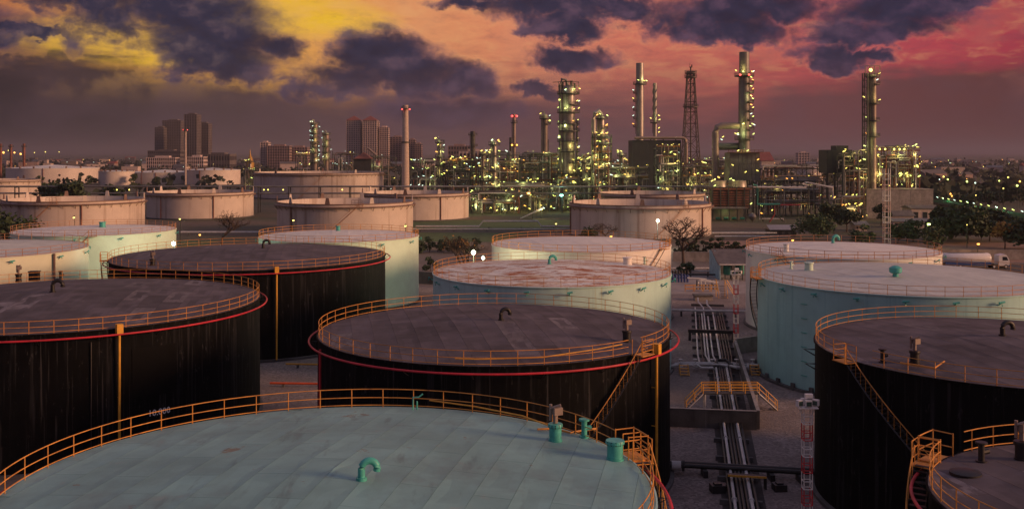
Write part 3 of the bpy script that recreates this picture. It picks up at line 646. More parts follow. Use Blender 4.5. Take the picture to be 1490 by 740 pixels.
# ------------------------------------------------------------------ pipe corridor between the tanks
AX = Vector((.169, .9856, 0)); AN = Vector((.9856, -.169, 0)); AO = Vector((19, 86.8, 0)); ARZ = math.atan2(-.169, .9856)
def A(s, t, z=0.0): return AO + AX * s + AN * t + Vector((0, 0, z))
pr = thing('pipe_track', 'long bundle of white and black pipes running back between the tanks', 'pipes', A(0, .4))
def prun(pts, r, m, n=8, name='pipe'):
    return MB().tube(pts, r, n).obj(name, m, pr)
for t_, r_, m_ in ((-.25, .14, M_WHITEPIPE), (1.1, .16, M_WHITEPIPE), (.15, .12, M_BLACKPIPE), (.45, .14, M_BLACKPIPE), (.78, .12, M_BLACKPIPE), (1.5, .13, M_BLACKPIPE), (-.6, .1, M_BLACKPIPE)):
    prun([A(-22, t_, .55), A(47, t_, .55)], r_, m_)
for i, (t_, r_, m_) in enumerate(((-2.5, .12, M_WHITEPIPE), (-1.45, .12, M_WHITEPIPE), (-1.05, .12, M_WHITEPIPE), (-.45, .12, M_WHITEPIPE), (.5, .15, M_WHITEPIPE), (.85, .11, M_BLACKPIPE), (1.25, .14, M_BLACKPIPE), (1.65, .12, M_BLACKPIPE), (2.05, .13, M_BLACKPIPE), (-1.9, .1, M_BLACKPIPE))):
    e = 98 - (i * 7 % 11)
    pts = [A(47, t_ * .9 + (.5 if i in (1, 3) else 0), .55), A(54, t_, .55), A(e, t_, .55)]
    if i in (2, 4): pts += [A(e + 2.5, t_, .6), A(e + 5, t_ - .9, 1.3), A(e + 8, t_ - .9, 1.6)]
    prun(pts, r_, m_)
for k in range(-3, 18):
    s_ = k * 6 + 1.5
    MB().box(A(s_, .3 if s_ < 47 else -.2, .2), (3.4 if s_ < 47 else 6.0, .35, .42), ARZ).obj('sleeper', M_DKCONC, pr)
for k in range(7):
    for t_ in (-.25, 1.1): MB().tube([A(-14 + k * 9, t_, .55), A(-13.75 + k * 9, t_, .55)], .24, 10).obj('flange', M_WHITEPIPE, pr)
sheet('pipe_trench_bed', [tuple(A(s_, t_)[:2]) for s_, t_ in ((-24, -1.2), (47, -1.2), (100, -3.1), (100, 2.7), (47, 2.7), (-24, 2.1))], .012, mat('oily_earth', (.045, .038, .036), .9, var=.4, scale=.6))
# manifold crossing from tank to tank
mf = thing('pipe_manifold', 'white pipe manifold crossing the pipe bundle between rusty roofed and teal tanks', 'pipes', (27, 133, 0))
def part(name, b, m, t, smooth=True): return b.obj(name, m, t, smooth)
for y_, z_, x0, x1, r_ in ((133.3, .75, 20.8, 34.6, .2), (134.4, .8, 21.5, 30.2, .13), (132.5, 1.0, 23.4, 28, .13)):
    part('pipe', MB().tube([(x0, y_, z_ - .2), (x0 + 1, y_, z_), (x1 - 1, y_ - .3, z_), (x1, y_ - .3, z_ - .2)], r_, 8), M_WHITEPIPE, mf)
part('pipe', MB().tube([(28.4, 132.4, .8), (29.0, 131.2, .8), (30.4, 131.2, .8), (30.8, 132.8, .9)], .2, 8), M_WHITEPIPE, mf)
part('pipe', MB().tube([(24.2, 132.6, .8), (24.4, 131.2, .8), (25.9, 131.0, .8), (26.1, 131.4, .5)], .16, 8), M_WHITEPIPE, mf)
part('pipe', MB().tube([(26.5, 132.4, .9), (27.0, 133.9, 1.2), (28.2, 133.9, 1.2), (28.6, 132.2, .9)], .22, 8), M_BLACKPIPE, mf)
for x_ in (22.1, 24.0, 26.2, 29.4, 31.5, 33.3):
    part('valve', MB().lathe([(.34, .45), (.34, .55), (.2, .6), (.2, 1.0), (.05, 1.05), (.05, 1.45)], 10, (x_, 133.2), True, True).lathe([(.3, 1.42), (.3, 1.5)], 10, (x_, 133.2), True, True), M_WHITEPIPE, mf)
x2 = thing('pipe', 'white pipe crossing low over the far end of the pipe bundle', 'pipe', (34, 176.5, 0))
part('run', MB().tube([(27.4, 177.5, 1.1), (40.6, 175.6, 1.1)], .22, 8), M_WHITEPIPE, x2)
for x_ in (29.5, 38.5): part('prop', MB().box((x_, 176.6 - (x_ - 34) * .144, .5), (.3, .3, 1.0)), M_BLACKPIPE, x2)
fr = thing('pipe_support', 'dark gantry beam standing across the pipe bundle', 'support', (30, 154, 0))
part('beam', MB().box((30.2, 154.0, 1.45), (7.0, .45, .5), ARZ), M_BLACKPIPE, fr)
for x_ in (27.0, 33.3): part('leg', MB().box((x_, 154.0 - (x_ - 30.2) * .171, .6), (.35, .35, 1.2)), M_BLACKPIPE, fr)
for lab, xx in (('yellow step stile beside the rusty roofed tank', 22.1), ('yellow step stile beside the large teal tank', 31.2)):
    st = thing('step_stile', lab, 'steps', (xx, 130.4, 0))
    for k in range(4): part('step', MB().box((xx, 130.0 + k * .3, .18 + k * .32), (1.15, .3, .07), ARZ), M_YELLOW, st)
    for s_ in (-1, 1): part('side', MB().tube([(xx + s_ * .56, 129.85, .05), (xx + s_ * .56, 131, 1.3)], .05, 5).tube([(xx + s_ * .56, 131, 0), (xx + s_ * .56, 131, 1.3)], .05, 5), M_YELLOW, st)
# bund walls
w1 = thing('bund_wall', 'low concrete bund wall round the foot of the teal tank and across the pipe bundle', 'wall', (25, 105, 0))
def wallseg(p, q, h, th, root, m, name='wall_panel', gap=.02, L=5.0):
    p = Vector(p).to_3d(); q = Vector(q).to_3d(); d = (q - p); n = max(1, int(d.length / L)); rz = math.atan2(d.y, d.x)
    for k in range(n):
        a = p + d * (k / n); b_ = p + d * ((k + 1) / n); c = (a + b_) / 2
        MB().box((c.x, c.y, h / 2), ((b_ - a).length - gap, th, h), rz).obj(name, m, root)
        MB().box((c.x, c.y, h + .03), ((b_ - a).length - gap, th + .08, .06), rz).obj('coping', M_CONC, root)
wallseg((15.0, 106.3), (25.2, 104.7), 1.9, .3, w1, M_DKCONC)
wallseg((25.4, 104.9), (31.6, 144.0), 1.9, .3, w1, M_DKCONC)
wallseg((31.8, 144.2), (36.6, 147.4), 2.1, .3, w1, M_CONC)
# foot bridge over the pipes
fb = thing('foot_bridge', 'yellow railed foot bridge stepping over the pipe bundle', 'bridge', (24.3, 113, 0))
zb = 1.85; yb_ = 113.0
part('deck', MB().box((24.25, yb_, zb), (6.2, 1.0, .1)), M_STEEL, fb)
for x_ in (21.4, 27.1):
    for y_ in (-.42, .42): part('leg', MB().box((x_, yb_ + y_, zb / 2 - .03), (.12, .12, zb - .06)), M_WHITEPIPE, fb)
for sx, xa, xb in ((-1, 21.15, 19.3), (1, 27.35, 29.35)):
    for k in range(7):
        f = (k + .5) / 7; part('tread', MB().box((xa + (xb - xa) * f, yb_, zb * (1 - f)), (.3, .9, .05)), M_STEEL, fb)
    for y_ in (-.48, .48):
        part('stringer', MB().tube([(xa, yb_ + y_, zb), (xb, yb_ + y_, .05)], .07, 4), M_WHITEPIPE, fb)
        for h in (.55, 1.1): part('stair_rail', MB().tube([(xa, yb_ + y_, zb + h), (xb, yb_ + y_, h)], .04, 5), M_YELLOW, fb)
        for f in (.5, 1.0): part('post', MB().tube([(xa + (xb - xa) * f, yb_ + y_, zb * (1 - f)), (xa + (xb - xa) * f, yb_ + y_, zb * (1 - f) + 1.1)], .04, 5), M_YELLOW, fb)
for y_ in (-.48, .48):
    for h in (.4, .75, 1.1): part('deck_rail', MB().tube([(21.15, yb_ + y_, zb + h), (27.35, yb_ + y_, zb + h)], .04, 5), M_YELLOW, fb)
    for k in range(5): part('post', MB().tube([(21.15 + k * 1.55, yb_ + y_, zb), (21.15 + k * 1.55, yb_ + y_, zb + 1.1)], .045, 5), M_YELLOW, fb)
# black feed pipes at the front
bp = thing('feed_pipe', 'pair of thick black pipes crossing the corridor from the front black tank', 'pipes', (19, 89, 0))
for dy, z_ in ((0, .75), (.8, .72)):
    part('pipe', MB().tube([(13.9, 90.4 + dy, z_), (16, 90.2 + dy, z_), (26.4, 88.2 + dy, z_)], .2, 10), M_BLACKPIPE, bp)
part('valve', MB().tube([(14.2, 90.4, .75), (15.0, 90.3, .75)], .42, 12), M_WHITEPIPE, bp); part('flange', MB().tube([(15.1, 90.3, .75), (15.3, 90.25, .75)], .5, 12), M_BLACKPIPE, bp)
for x_ in (17.0, 22.6, 25): part('prop', MB().box((x_, 90.1 - (x_ - 16) * .2, .3), (.4, 1.4, .6)), M_BLACKPIPE, bp)
yb2 = thing('yellow_beam', 'short yellow edged plate bridging the near white pipes', 'beam', (20.1, 86.4, 0))
part('plate', MB().box((20.0, 86.6, 1.05), (3.2, .7, .08), ARZ), M_BLACKPIPE, yb2); part('edge', MB().box((19.93, 86.22, 1.08), (3.2, .08, .16), ARZ), M_YELLOW, yb2)
for x_ in (18.5, 21.5): part('leg', MB().box((x_, 86.6 - (x_ - 20) * .17, .5), (.15, .5, 1.0)), M_BLACKPIPE, yb2)
for i, (x_, s_) in enumerate(((17.3, .9), (22.6, .8), (18.0, .5))):
    lb = ('squat black pipe plinth left of the near white pipes', 'squat black pipe plinth right of the near white pipes', 'small black block beside the yellow edged plate')[i]
    o = MB().box((x_, 85.6 + i * .4, s_ * .35), (1.3 * s_, 1.0, s_ * .7), .1).box((x_, 85.6 + i * .4, s_ * .75), (.7 * s_, .6, s_ * .2), .1).obj('pipe_plinth', M_BLACKPIPE); tag(o, lb, 'plinth')
# coloured service pipes on the ground at left, between the black tanks
for lab, pts, r_, m_ in (('upper orange pipe on the gravel between the black tanks', [(-30, 135.0, .5), (-14, 133.6, .5)], .12, M_YELLOW), ('lower red orange pipe on the gravel between the black tanks', [(-29.5, 124.0, .45), (-13, 123.0, .45)], .14, mat('red_orange_paint', (.62, .10, .03), .5)),
                         ('orange slanting pipe nearest the teal roof, uppermost of three', [(-25, 93, .6), (-17.2, 112, .6)], .16, M_YELLOW), ('orange slanting pipe between its twin and the red one', [(-24.2, 92.8, .5), (-16.4, 111, .5)], .14, M_YELLOW), ('red slanting pipe beside the orange pair by the front black tank', [(-22.2, 92.4, .45), (-15.0, 109, .45)], .14, M_RED)):
    o = thing('service_pipe', lab, 'pipe', tuple(pts[0][:2]) + (0,)); part('run', MB().tube(pts, r_, 8), m_, o)
    for f in (.1, .5, .9):
        q = Vector(pts[0]).lerp(Vector(pts[1]), f); part('prop', MB().box((q.x, q.y, q.z / 2 - .08), (.3, .3, q.z - .1)), M_DKCONC, o)
# floodlight masts
M_PINK = mat('faded_mast_paint', (.62, .44, .40), .6)
def lattice_mast(label, base, h, w, seg, heads=True, name='floodlight_mast'):
    t = thing(name, label, 'mast', base); bx, by, _ = base; n = int(h / seg)
    for k in range(n):
        z0, z1 = k * h / n, (k + 1) * h / n; b = MB(); hw = w / 2; cs = [(-hw, -hw), (hw, -hw), (hw, hw), (-hw, hw)]
        for x, y in cs: b.tube([(bx + x, by + y, z0), (bx + x, by + y, z1)], w * .065, 4)
        for i in range(4):
            p_, q_ = cs[i], cs[(i + 1) % 4]
            for z_ in (z0 + .02, (z0 + z1) / 2): b.tube([(bx + p_[0], by + p_[1], z_), (bx + q_[0], by + q_[1], z_)], w * .055, 4)
            if i % 2 == 1: b.tube([(bx + p_[0], by + p_[1], z0), (bx + q_[0], by + q_[1], (z0 + z1) / 2)], w * .03, 4)
        b.obj('mast_section', M_REDWHITE_W if (n - k) % 2 else (M_REDWHITE_R if heads else M_PINK), t)
    if heads:
        b = MB().box((bx, by, h + .05), (w * 2.3, w * 1.6, .08)); b.tube([(bx - w / 2, by, h - w), (bx - w, by, h)], .04, 4).tube([(bx + w / 2, by, h - w), (bx + w, by, h)], .04, 4); b.obj('head_platform', M_REDWHITE_W, t)
        for i, (x, y, rz) in enumerate(((-.85, -.2, .5), (.05, -.35, 0), (.9, .0, -.7), (-.2, .4, 2.8))):
            q = (bx + x * w * 1.15, by + y * w * 1.3, h + .38); g = MB().box(q, (w * .75, .3, .45), rz).obj('floodlight', M_REDWHITE_W, t)
            MB().box((q[0] + .17 * math.sin(rz), q[1] - .17 * math.cos(rz), q[2] - .02), (w * .6, .02, .32), rz).obj('glass', mat('dull_flood_glass', (.05, .09, .07), .15, var=.1), g)
        MB().box((bx + w * .25, by + .1, h + .85), (w * .9, .35, .28)).obj('floodlight', M_REDWHITE_W, t)
    return t
lattice_mast('red and white lattice mast with white floodlights by the right black tank', (21.9, 75.5, 0), 9.6, .62, 1.15)
lattice_mast('slim red and white lattice mast by the bund wall corner', (33.6, 152.6, 0), 10.2, .62, 1.3)
lattice_mast('tall pale lattice mast in front of the concrete building', (PX(1290, 317), 317, 0), 23.5, 1.7, 3.2, heads=False)
# lamps on poles whose light is caught by the camera
def lamp_post(label, px, py, Y, glass, power=0, size=.32, group=None, pole=M_STEEL, name='lamp_post', col=None):
    q = P(px, py, Y); t = thing(name, label, 'lamp', (q.x, Y, 0), group)
    MB().tube([(q.x, Y + .3, 0), (q.x, Y + .3, q.z + .2), (q.x, Y + .1, q.z + .5), (q.x, Y - .2, q.z + .45)], [.12, .09, .06, .06], 6).obj('pole', pole, t)
    if 'flood' not in glass.name: MB().lathe([(size * .3, q.z + .34), (size * .8, q.z + .12), (size * .8, q.z + .06)], 10, (q.x, Y - .2), True, True).obj('lamp_hood', pole, t)
    MB().lathe([(size * .3, q.z - size * .95), (size * .8, q.z - size * .6), (size, q.z), (size * .8, q.z + size * .6), (size * .3, q.z + size * .95)] if 'flood' in glass.name else [(size * .4, q.z - size), (size * .9, q.z - size * .6), (size, q.z - size * .2), (size * .8, q.z + .05)], 10, (q.x, Y - .2), True, True).obj('lamp_glass', glass, t)
    if power: point(t, (q.x, Y - 2.4, q.z - 1.0), col, power * .8, .25)
    return t
lamp_post('greenish white floodlight shining above the second black tank', 253, 354, 188, L_FLOODG, 3200, .36, col=(.6, 1, .75))
lamp_post('larger yellow white floodlight shining left of the cream tank', 689, 367, 163, L_FLOODY, 3000, .36, col=(1, .95, .55))
lamp_post('smaller yellow white floodlight just right of the larger one', 703, 375, 160, L_FLOODY, 1100, .26, col=(1, .95, .55))
lamp_post('white floodlight shining before the open topped tank with bare trees', 957, 321, 300, L_FLOODY, 5000, .46, col=(1, .93, .75))
lamp_post('small dim lamp on the pole right of the lawn', 809, 325, 330, L_YEL, 120, .3, col=(1, .9, .5))
lamp_post('orange lamp low behind the cream tank', 889, 343, 262, L_ORG, 150, .35, col=(1, .5, .12))
lamp_post('greenish lamp shining beside the big dark tree at right', 1351, 325, 300, L_GRN, 1600, .5, col=(.8, 1, .3))
lamp_post('orange lamp behind the tanker lorry', 1423, 354, 268, L_ORG, 300, .36, col=(1, .5, .12))
lamp_post('orange lamp behind the pale tank at right', 1153, 349, 225, L_ORG, 150, .28, col=(1, .5, .12))
lamp_post('tiny orange lamp right of the greenish white floodlight', 291, 341, 250, L_ORG, 80, .26, col=(1, .5, .12))
lamp_post('small yellow lamp in front of the orange lit tank, left one', 427, 320, 300, L_YEL, 200, .3, col=(1, .9, .4))
lamp_post('small yellow lamp in front of the orange lit tank, right one', 590, 328, 290, L_YEL, 300, .34, col=(1, .9, .4))
lamp_post('small lamp before the brown stained tank at left', 108, 316, 290, L_YEL, 200, .3, col=(1, .9, .5))
lamp_post('small lamp between the brown and grey open topped tanks', 262, 318, 300, L_YEL, 120, .28, col=(1, .9, .5))
# pump yard behind the corridor
yd = 224
def px_box(px0, px1, py0, py1, Y, depth, m, name, root, smooth=False):
    x0, x1 = PX(px0, Y), PX(px1, Y); z0, z1 = PZ(py1, Y), PZ(py0, Y); return MB().box(((x0 + x1) / 2, Y + depth / 2, (z0 + z1) / 2), (x1 - x0, depth, z1 - z0)).obj(name, m, root, smooth)
M_HAZB = mat('barrier_black', (.02, .02, .02), .6); M_BLUE = mat('blue_pump_paint', (.03, .06, .22), .5); M_GREENTK = mat('green_vessel_paint', (.03, .22, .17), .45); M_PALEBLUE = mat('pale_blue_sheet', (.30, .50, .55), .6); M_SHEDROOF = mat('dark_sheet_roof', (.13, .11, .10), .7, var=.25)
for j, (pa, pb, lab) in enumerate(((996, 1010, 'orange pipe barrier left of the yellow striped ones'), (1010, 1023, 'first yellow and black striped barrier from the left'), (1023, 1034, 'middle yellow and black striped barrier'), (1034, 1045, 'yellow and black striped barrier nearest the yellow stair'))):
    Yb = 209; t = thing('barrier', lab, 'barrier', (PX((pa + pb) / 2, Yb), Yb, 0)); x0, x1 = PX(pa, Yb) + .05, PX(pb, Yb) - .05
    for z_ in (.6, 1.25):
        k = 0; x = x0
        while x < x1 - .05:
            xe = min(x1, x + .32); MB().box(((x + xe) / 2, Yb, z_), (xe - x, .12, .22)).obj('stripe', M_ORANGE if j == 0 else (M_YELLOW if k % 2 == 0 else M_HAZB), t); x = xe; k += 1
    for x in (x0 + .1, x1 - .1): MB().box((x, Yb + .12, .72), (.12, .12, 1.45)).obj('post', M_ORANGE if j == 0 else M_YELLOW, t)
for k in range(6):
    x_ = PX(979 + k * 4.3, yd); t = thing('pump', ('blue pump at the left end of the pump row', 'second blue pump from the left in the row', 'third blue pump from the left in the row', 'fourth blue pump from the left in the row', 'fifth blue pump from the left in the row', 'blue pump at the right end of the pump row')[k], 'pump', (x_, yd, 0))
    part('body', MB().cyl((x_, yd), 0, 1.9 - .15 * (k % 3), .26, n=10).lathe([(.34, .9), (.34, 1.1)], 10, (x_, yd), True, True), M_BLUE, t); part('motor', MB().cyl((x_, yd), 1.95, 2.6, .22, n=10), M_BLACKPIPE, t)
wm = thing('loading_arm', 'white loading arm pipes above the striped barriers', 'pipes', (PX(1028, 218), 218, 0))
for pts in (((1016, 412), (1017, 407), (1030, 408), (1045, 411)), ((1018, 405), (1021, 408), (1032, 410), (1044, 412)), ((1000, 404), (1018, 405), (1028, 406)), ((1026, 413), (1026, 407)), ((1020, 413), (1020, 407))):
    part('pipe', MB().tube([P(x, y, 218) for x, y in pts], .17, 6), M_WHITEPIPE, wm)
for x in (1014, 1036): part('prop', MB().tube([(PX(x, 218.3), 218.3, 0), (PX(x, 218.3), 218.3, 1.2)], .12, 5), M_BLACKPIPE, wm)
ys = thing('yellow_stair', 'yellow railed stair block left of the slim mast', 'stairs', (PX(1052, 200), 200, 0))
for k in range(8): part('tread', MB().box((PX(1052, 200), 199 + k * .3, .2 + k * .28), (1.1, .3, .06)), M_HAZB, ys)
for x in (1045.5, 1058.5):
    part('rail', MB().tube([(PX(x, 199), 198.8, .1), (PX(x, 199), 198.8, 1.2), (PX(x, 199), 201.4, 3.4), (PX(x, 199), 202.5, 3.4)], .07, 5).tube([(PX(x, 199), 201.4, 0), (PX(x, 199), 201.4, 3.4)], .07, 5), M_YELLOW, ys)
part('rail', MB().tube([(PX(1058.5, 201), 201.5, 3.3), (PX(1069, 201), 201.5, .8)], .07, 5).tube([(PX(1058.5, 201), 201.5, 2.6), (PX(1069, 201), 201.5, .2)], .07, 5), M_YELLOW, ys)
sh = thing('shed', 'shed with pale blue end wall and dark sloping roof', 'shed', (PX(1065, 232), 232, 0))
x0, x1 = PX(1042, 232), PX(1092, 232); part('end_wall', MB().add([(x0, 228, 0), (x0, 240, 0), (x0, 240, 5.6), (x0, 234, 6.0), (x0, 228, 3.6), (x0 + .2, 228, 0), (x0 + .2, 240, 0), (x0 + .2, 240, 5.6), (x0 + .2, 234, 6.0), (x0 + .2, 228, 3.6)], [(0, 1, 2, 3, 4), (9, 8, 7, 6, 5), (0, 4, 9, 5), (4, 3, 8, 9), (3, 2, 7, 8)]), M_PALEBLUE, sh, False)
part('roof', MB().add([(x0 - .6, 227, 3.7), (x1, 227, 3.7), (x1, 235, 6.3), (x0 - .6, 235, 6.3), (x0 - .6, 227, 3.5), (x1, 227, 3.5), (x1, 235, 6.1), (x0 - .6, 235, 6.1)], [(0, 1, 2, 3), (7, 6, 5, 4), (0, 4, 5, 1), (3, 2, 6, 7), (0, 3, 7, 4)]), M_SHEDROOF, sh, False)
part('gutter', MB().box(((x0 + x1) / 2, 226.9, 3.55), (x1 - x0 + .6, .2, .25)), M_WHITEPIPE, sh); part('back_wall', MB().box(((x0 + x1) / 2 + .3, 239.9, 2.9), (x1 - x0 - .7, .2, 5.6)), M_DKCONC, sh)
for k in range(3): part('post', MB().box((x0 + 2.5 + k * 2.5, 227.6, 1.75), (.2, .2, 3.5)), M_STEEL, sh)
for k, lb in enumerate(('green blue tank under the shed, left one', 'green tank under the shed, right one')):
    xx = x0 + 2.1 + k * 2.7; t = thing('vessel', lb, 'vessel', (xx, 229, 0)); part('shell', MB().lathe([(.3, .9), (.95, 1.1), (1.0, 1.4), (1.0, 2.9), (.9, 3.15), (.2, 3.3)], 18, (xx, 229.5), True, True), M_GREENTK, t)
    for d_ in (-.6, .6): part('leg', MB().box((xx + d_, 229.5, .55), (.16, .16, 1.1)), M_STEEL, t)
sb = thing('sump_box', 'dark flat concrete sump cover at the end of the pipe bundle', 'cover', (PX(1024, 196), 196, 0)); part('lid', MB().box((PX(1024, 196), 197, .95), (3.6, 2.6, .25)), M_DKCONC, sb); part('box', MB().box((PX(1024, 196), 197, .41), (3.3, 2.3, .82)), M_CONC, sb)
for j, (py, Yp, lab, m_) in enumerate(((396, 240, 'pale pipe line behind the pumps, lower of two', M_WHITEPIPE), (402, 233, 'dark pipe line just behind the blue pumps', M_BLACKPIPE), (393, 246, 'pale pipe line behind the pumps, upper of two', M_WHITEPIPE))):
    t = thing('pipe_line', lab, 'pipe', (36, Yp, 0)); z_ = PZ(py, Yp) if PZ(py, Yp) > .4 else .6
    part('run', MB().tube([(PX(977, Yp), Yp, z_), (PX(1041, Yp), Yp, z_)], .2, 6), m_, t)
    for x in (982, 1005, 1030): part('prop', MB().box((PX(x, Yp), Yp, z_ / 2 - .1), (.25, .3, max(.1, z_ - .2))), M_DKCONC, t)
# walls, lawn edges and lines of the middle distance
wl = thing('bund_wall', 'pale bund wall behind the pump yard below the hedge', 'wall', (45, 268, 0)); wallseg((PX(979, 268), 268), (PX(1130, 268), 266), 2.4, .4, wl, M_CONC, L=8)
wl = thing('bund_wall', 'pale bund wall along the lawn right of the mint tank', 'wall', (-20, 300, 0)); wallseg((PX(606, 300), 300), (PX(735, 300), 298), 2.2, .4, wl, M_CONC, L=8)
wl = thing('bund_wall', 'dark bund wall low behind the rusty roofed tank at its left', 'wall', (-15, 222, 0)); wallseg((PX(606, 222), 222), (PX(645, 222), 220), 2.6, .4, wl, M_DKCONC, L=6)
wl = thing('bund_wall', 'long pale wall behind the tanker lorry', 'wall', (130, 272, 0)); wallseg((PX(1365, 272), 272), (PX(1560, 272), 270), 2.6, .4, wl, M_CONC, L=8)
for lab, Yp, z_, pa, pb, r_, loop in (('white pipe line beyond the lawn with a raised loop', 376, 1.3, 605, 832, .35, (703, 782)), ('lower white pipe line beyond the lawn', 368, .9, 600, 860, .25, None), ('pale pipe line in front of the grey tank at left', 350, 1.2, 262, 410, .35, None), ('long pipe line behind the hedge at right of the bare trees', 345, 1.3, 1035, 1130, .3, None), ('second pipe line behind the hedge at right of the bare trees', 335, 1.0, 1040, 1150, .25, None)):
    t = thing('pipe_line', lab, 'pipe', (PX((pa + pb) / 2, Yp), Yp, 0)); xa, xb = PX(pa, Yp), PX(pb, Yp)
    pts = [(xa, Yp, z_), (xb, Yp, z_)]
    if loop: la, lb_ = PX(loop[0], Yp), PX(loop[1], Yp); pts = [(xa, Yp, z_), (la - 1.5, Yp, z_), (la, Yp, z_ + 1.9), (lb_, Yp, z_ + 1.9), (lb_ + 1.5, Yp, z_), (xb, Yp, z_)]
    part('run', MB().tube(pts, r_, 6), M_WHITEPIPE, t); k = xa + 3
    while k < xb: part('prop', MB().box((k, Yp, z_ / 2 - .15), (.4, .5, z_ - .3)), M_DKCONC, t); k += 12
# tanker lorry
def lorry():
    Y = 251; x0 = PX(1371, Y); t = thing('tanker_lorry', 'white tanker lorry with blue skirt parked behind the pale tank', 'lorry', (x0 + 8, Y, 0))
    M_LW = mat('lorry_white', (.75, .72, .70), .35, var=.05); M_LB = mat('lorry_blue', (.04, .09, .26), .4); M_TYRE = mat('tyre_rubber', (.015, .015, .015), .8); M_GL = mat('dark_glass', (.02, .025, .03), .1)
    b = MB(); prof = [(0.0, .1), (.05, .8), (.2, 1.2), (.45, 1.35), (11.3, 1.35), (11.6, 1.2), (11.75, .8), (11.8, .1)]; vs = []; n = 20
    for x, r in prof:
        for k in range(n): w = 2 * math.pi * k / n; vs.append((x0 + x, Y + r * math.cos(w), 2.45 + r * math.sin(w)))
    b.add(vs, [(i * n + k, i * n + (k + 1) % n, (i + 1) * n + (k + 1) % n, (i + 1) * n + k) for i in range(len(prof) - 1) for k in range(n)] + [tuple(range(n - 1, -1, -1)), tuple((len(prof) - 1) * n + k for k in range(n))]); part('tank_barrel', b, M_LW, t)
    part('skirt', MB().box((x0 + 5.9, Y - 1.2, 1.3), (11.2, .12, .75)), M_LB, t); part('skirt', MB().box((x0 + 5.9, Y + 1.2, 1.3), (11.2, .12, .75)), M_LB, t); part('chassis', MB().box((x0 + 8, Y, .95), (15.6, .9, .3)), M_TYRE, t)
    part('catwalk', MB().box((x0 + 5.9, Y, 3.86), (9, .5, .06)), M_STEEL, t)
    cb = MB(); xc = x0 + 13.4; prof = [(0, .75), (2.6, .75), (2.7, 1.5), (2.55, 2.3), (2.0, 3.25), (1.6, 3.55), (0, 3.3)]
    cb.add([(xc + x, Y - 1.2, z) for x, z in prof] + [(xc + x, Y + 1.2, z) for x, z in prof], [tuple(range(6, -1, -1)), tuple(range(7, 14))] + [(i, (i + 1) % 7, 7 + (i + 1) % 7, 7 + i) for i in range(7)]); cab = part('cab', cb, M_LW, t, False)
    part('side_window', MB().add([(xc + .9, Y - 1.212, 2.05), (xc + 2.35, Y - 1.212, 2.05), (xc + 1.95, Y - 1.212, 2.95), (xc + .9, Y - 1.212, 2.95)], [(0, 1, 2, 3)]), M_GL, cab, False); part('windscreen', MB().add([(xc + 2.5, Y - 1.05, 2.36), (xc + 2.5, Y + 1.05, 2.36), (xc + 2.07, Y + 1.05, 3.2), (xc + 2.07, Y - 1.05, 3.2)], [(0, 1, 2, 3)]), M_GL, cab, False)
    part('bumper', MB().box((xc + 2.55, Y, .7), (.35, 2.4, .5)), M_LB, cab); part('fuel_tank', MB().tube([(xc - 1.2, Y - .95, .9), (xc - .2, Y - .95, .9)], .32, 10), M_STEEL, t)
    for x in (1.4, 2.7, 4.0, 12.3, 15.2):
        for s_ in (-1, 1):
            w = part('wheel', MB().tube([(x0 + x, Y + s_ * 1.2, .52), (x0 + x, Y + s_ * .85, .52)], .52, 16), M_TYRE, t); part('rim', MB().tube([(x0 + x, Y + s_ * 1.22, .52), (x0 + x, Y + s_ * 1.1, .52)], .27, 12), M_LW, w)
lorry()
# ------------------------------------------------------------------ trees and hedges
def leaf_cloud(b, rng, c, rad, n, size):
    for _ in range(n):
        while True:
            x, y, z = (rng.uniform(-1, 1) for _ in range(3))
            if .15 < x * x + y * y + z * z < 1: break
        p = Vector((c[0] + x * rad[0], c[1] + y * rad[1], c[2] + z * rad[2])); s = size * rng.uniform(.6, 1.3)
        d1 = Vector((rng.uniform(-1, 1), rng.uniform(-1, 1), rng.uniform(-.6, .6))).normalized() * s; d2 = d1.cross(Vector((rng.uniform(-1, 1), rng.uniform(-1, 1), rng.uniform(-1, 1)))).normalized() * s * .6
        b.add([p - d1, p + d2, p + d1, p - d2], [(0, 1, 2, 3)])
def leafy_tree(label, x, y, h, spread, leaf, seed, clumps=16, per=90, size=.55, name='leafy_tree', group=None, trunk=.35):
    rng = random.Random(seed); t = thing(name, label, 'tree', (x, y, 0), group); b = MB()
    b.tube([(x, y, 0), (x + .1, y, h * .2), (x - .1, y + .1, h * .45), (x, y, h * .75)], [.05 * h * .6, .035 * h * .6, .022 * h, .008 * h], 7); L = MB()
    for k in range(clumps):
        a = rng.uniform(0, 2 * math.pi); rr = spread * math.sqrt(rng.random()) * .78; z = h * (trunk + (1 - trunk) * rng.uniform(.1, .9)); f = 1 - .5 * max(0, (z / h - .6)) / .4
        q = (x + rr * f * math.cos(a), y + rr * f * math.sin(a), z)
        b.tube([(x, y, h * .28), ((x + q[0]) / 2, (y + q[1]) / 2, (h * .35 + z) / 2), q], [.018 * h, .011 * h, .004 * h], 5)
        cr = spread * rng.uniform(.26, .46); leaf_cloud(L, rng, q, (cr, cr, cr * .75), per, size)
    b.obj('trunk', M_TRUNK, t); L.obj('crown', leaf, t, False); return t
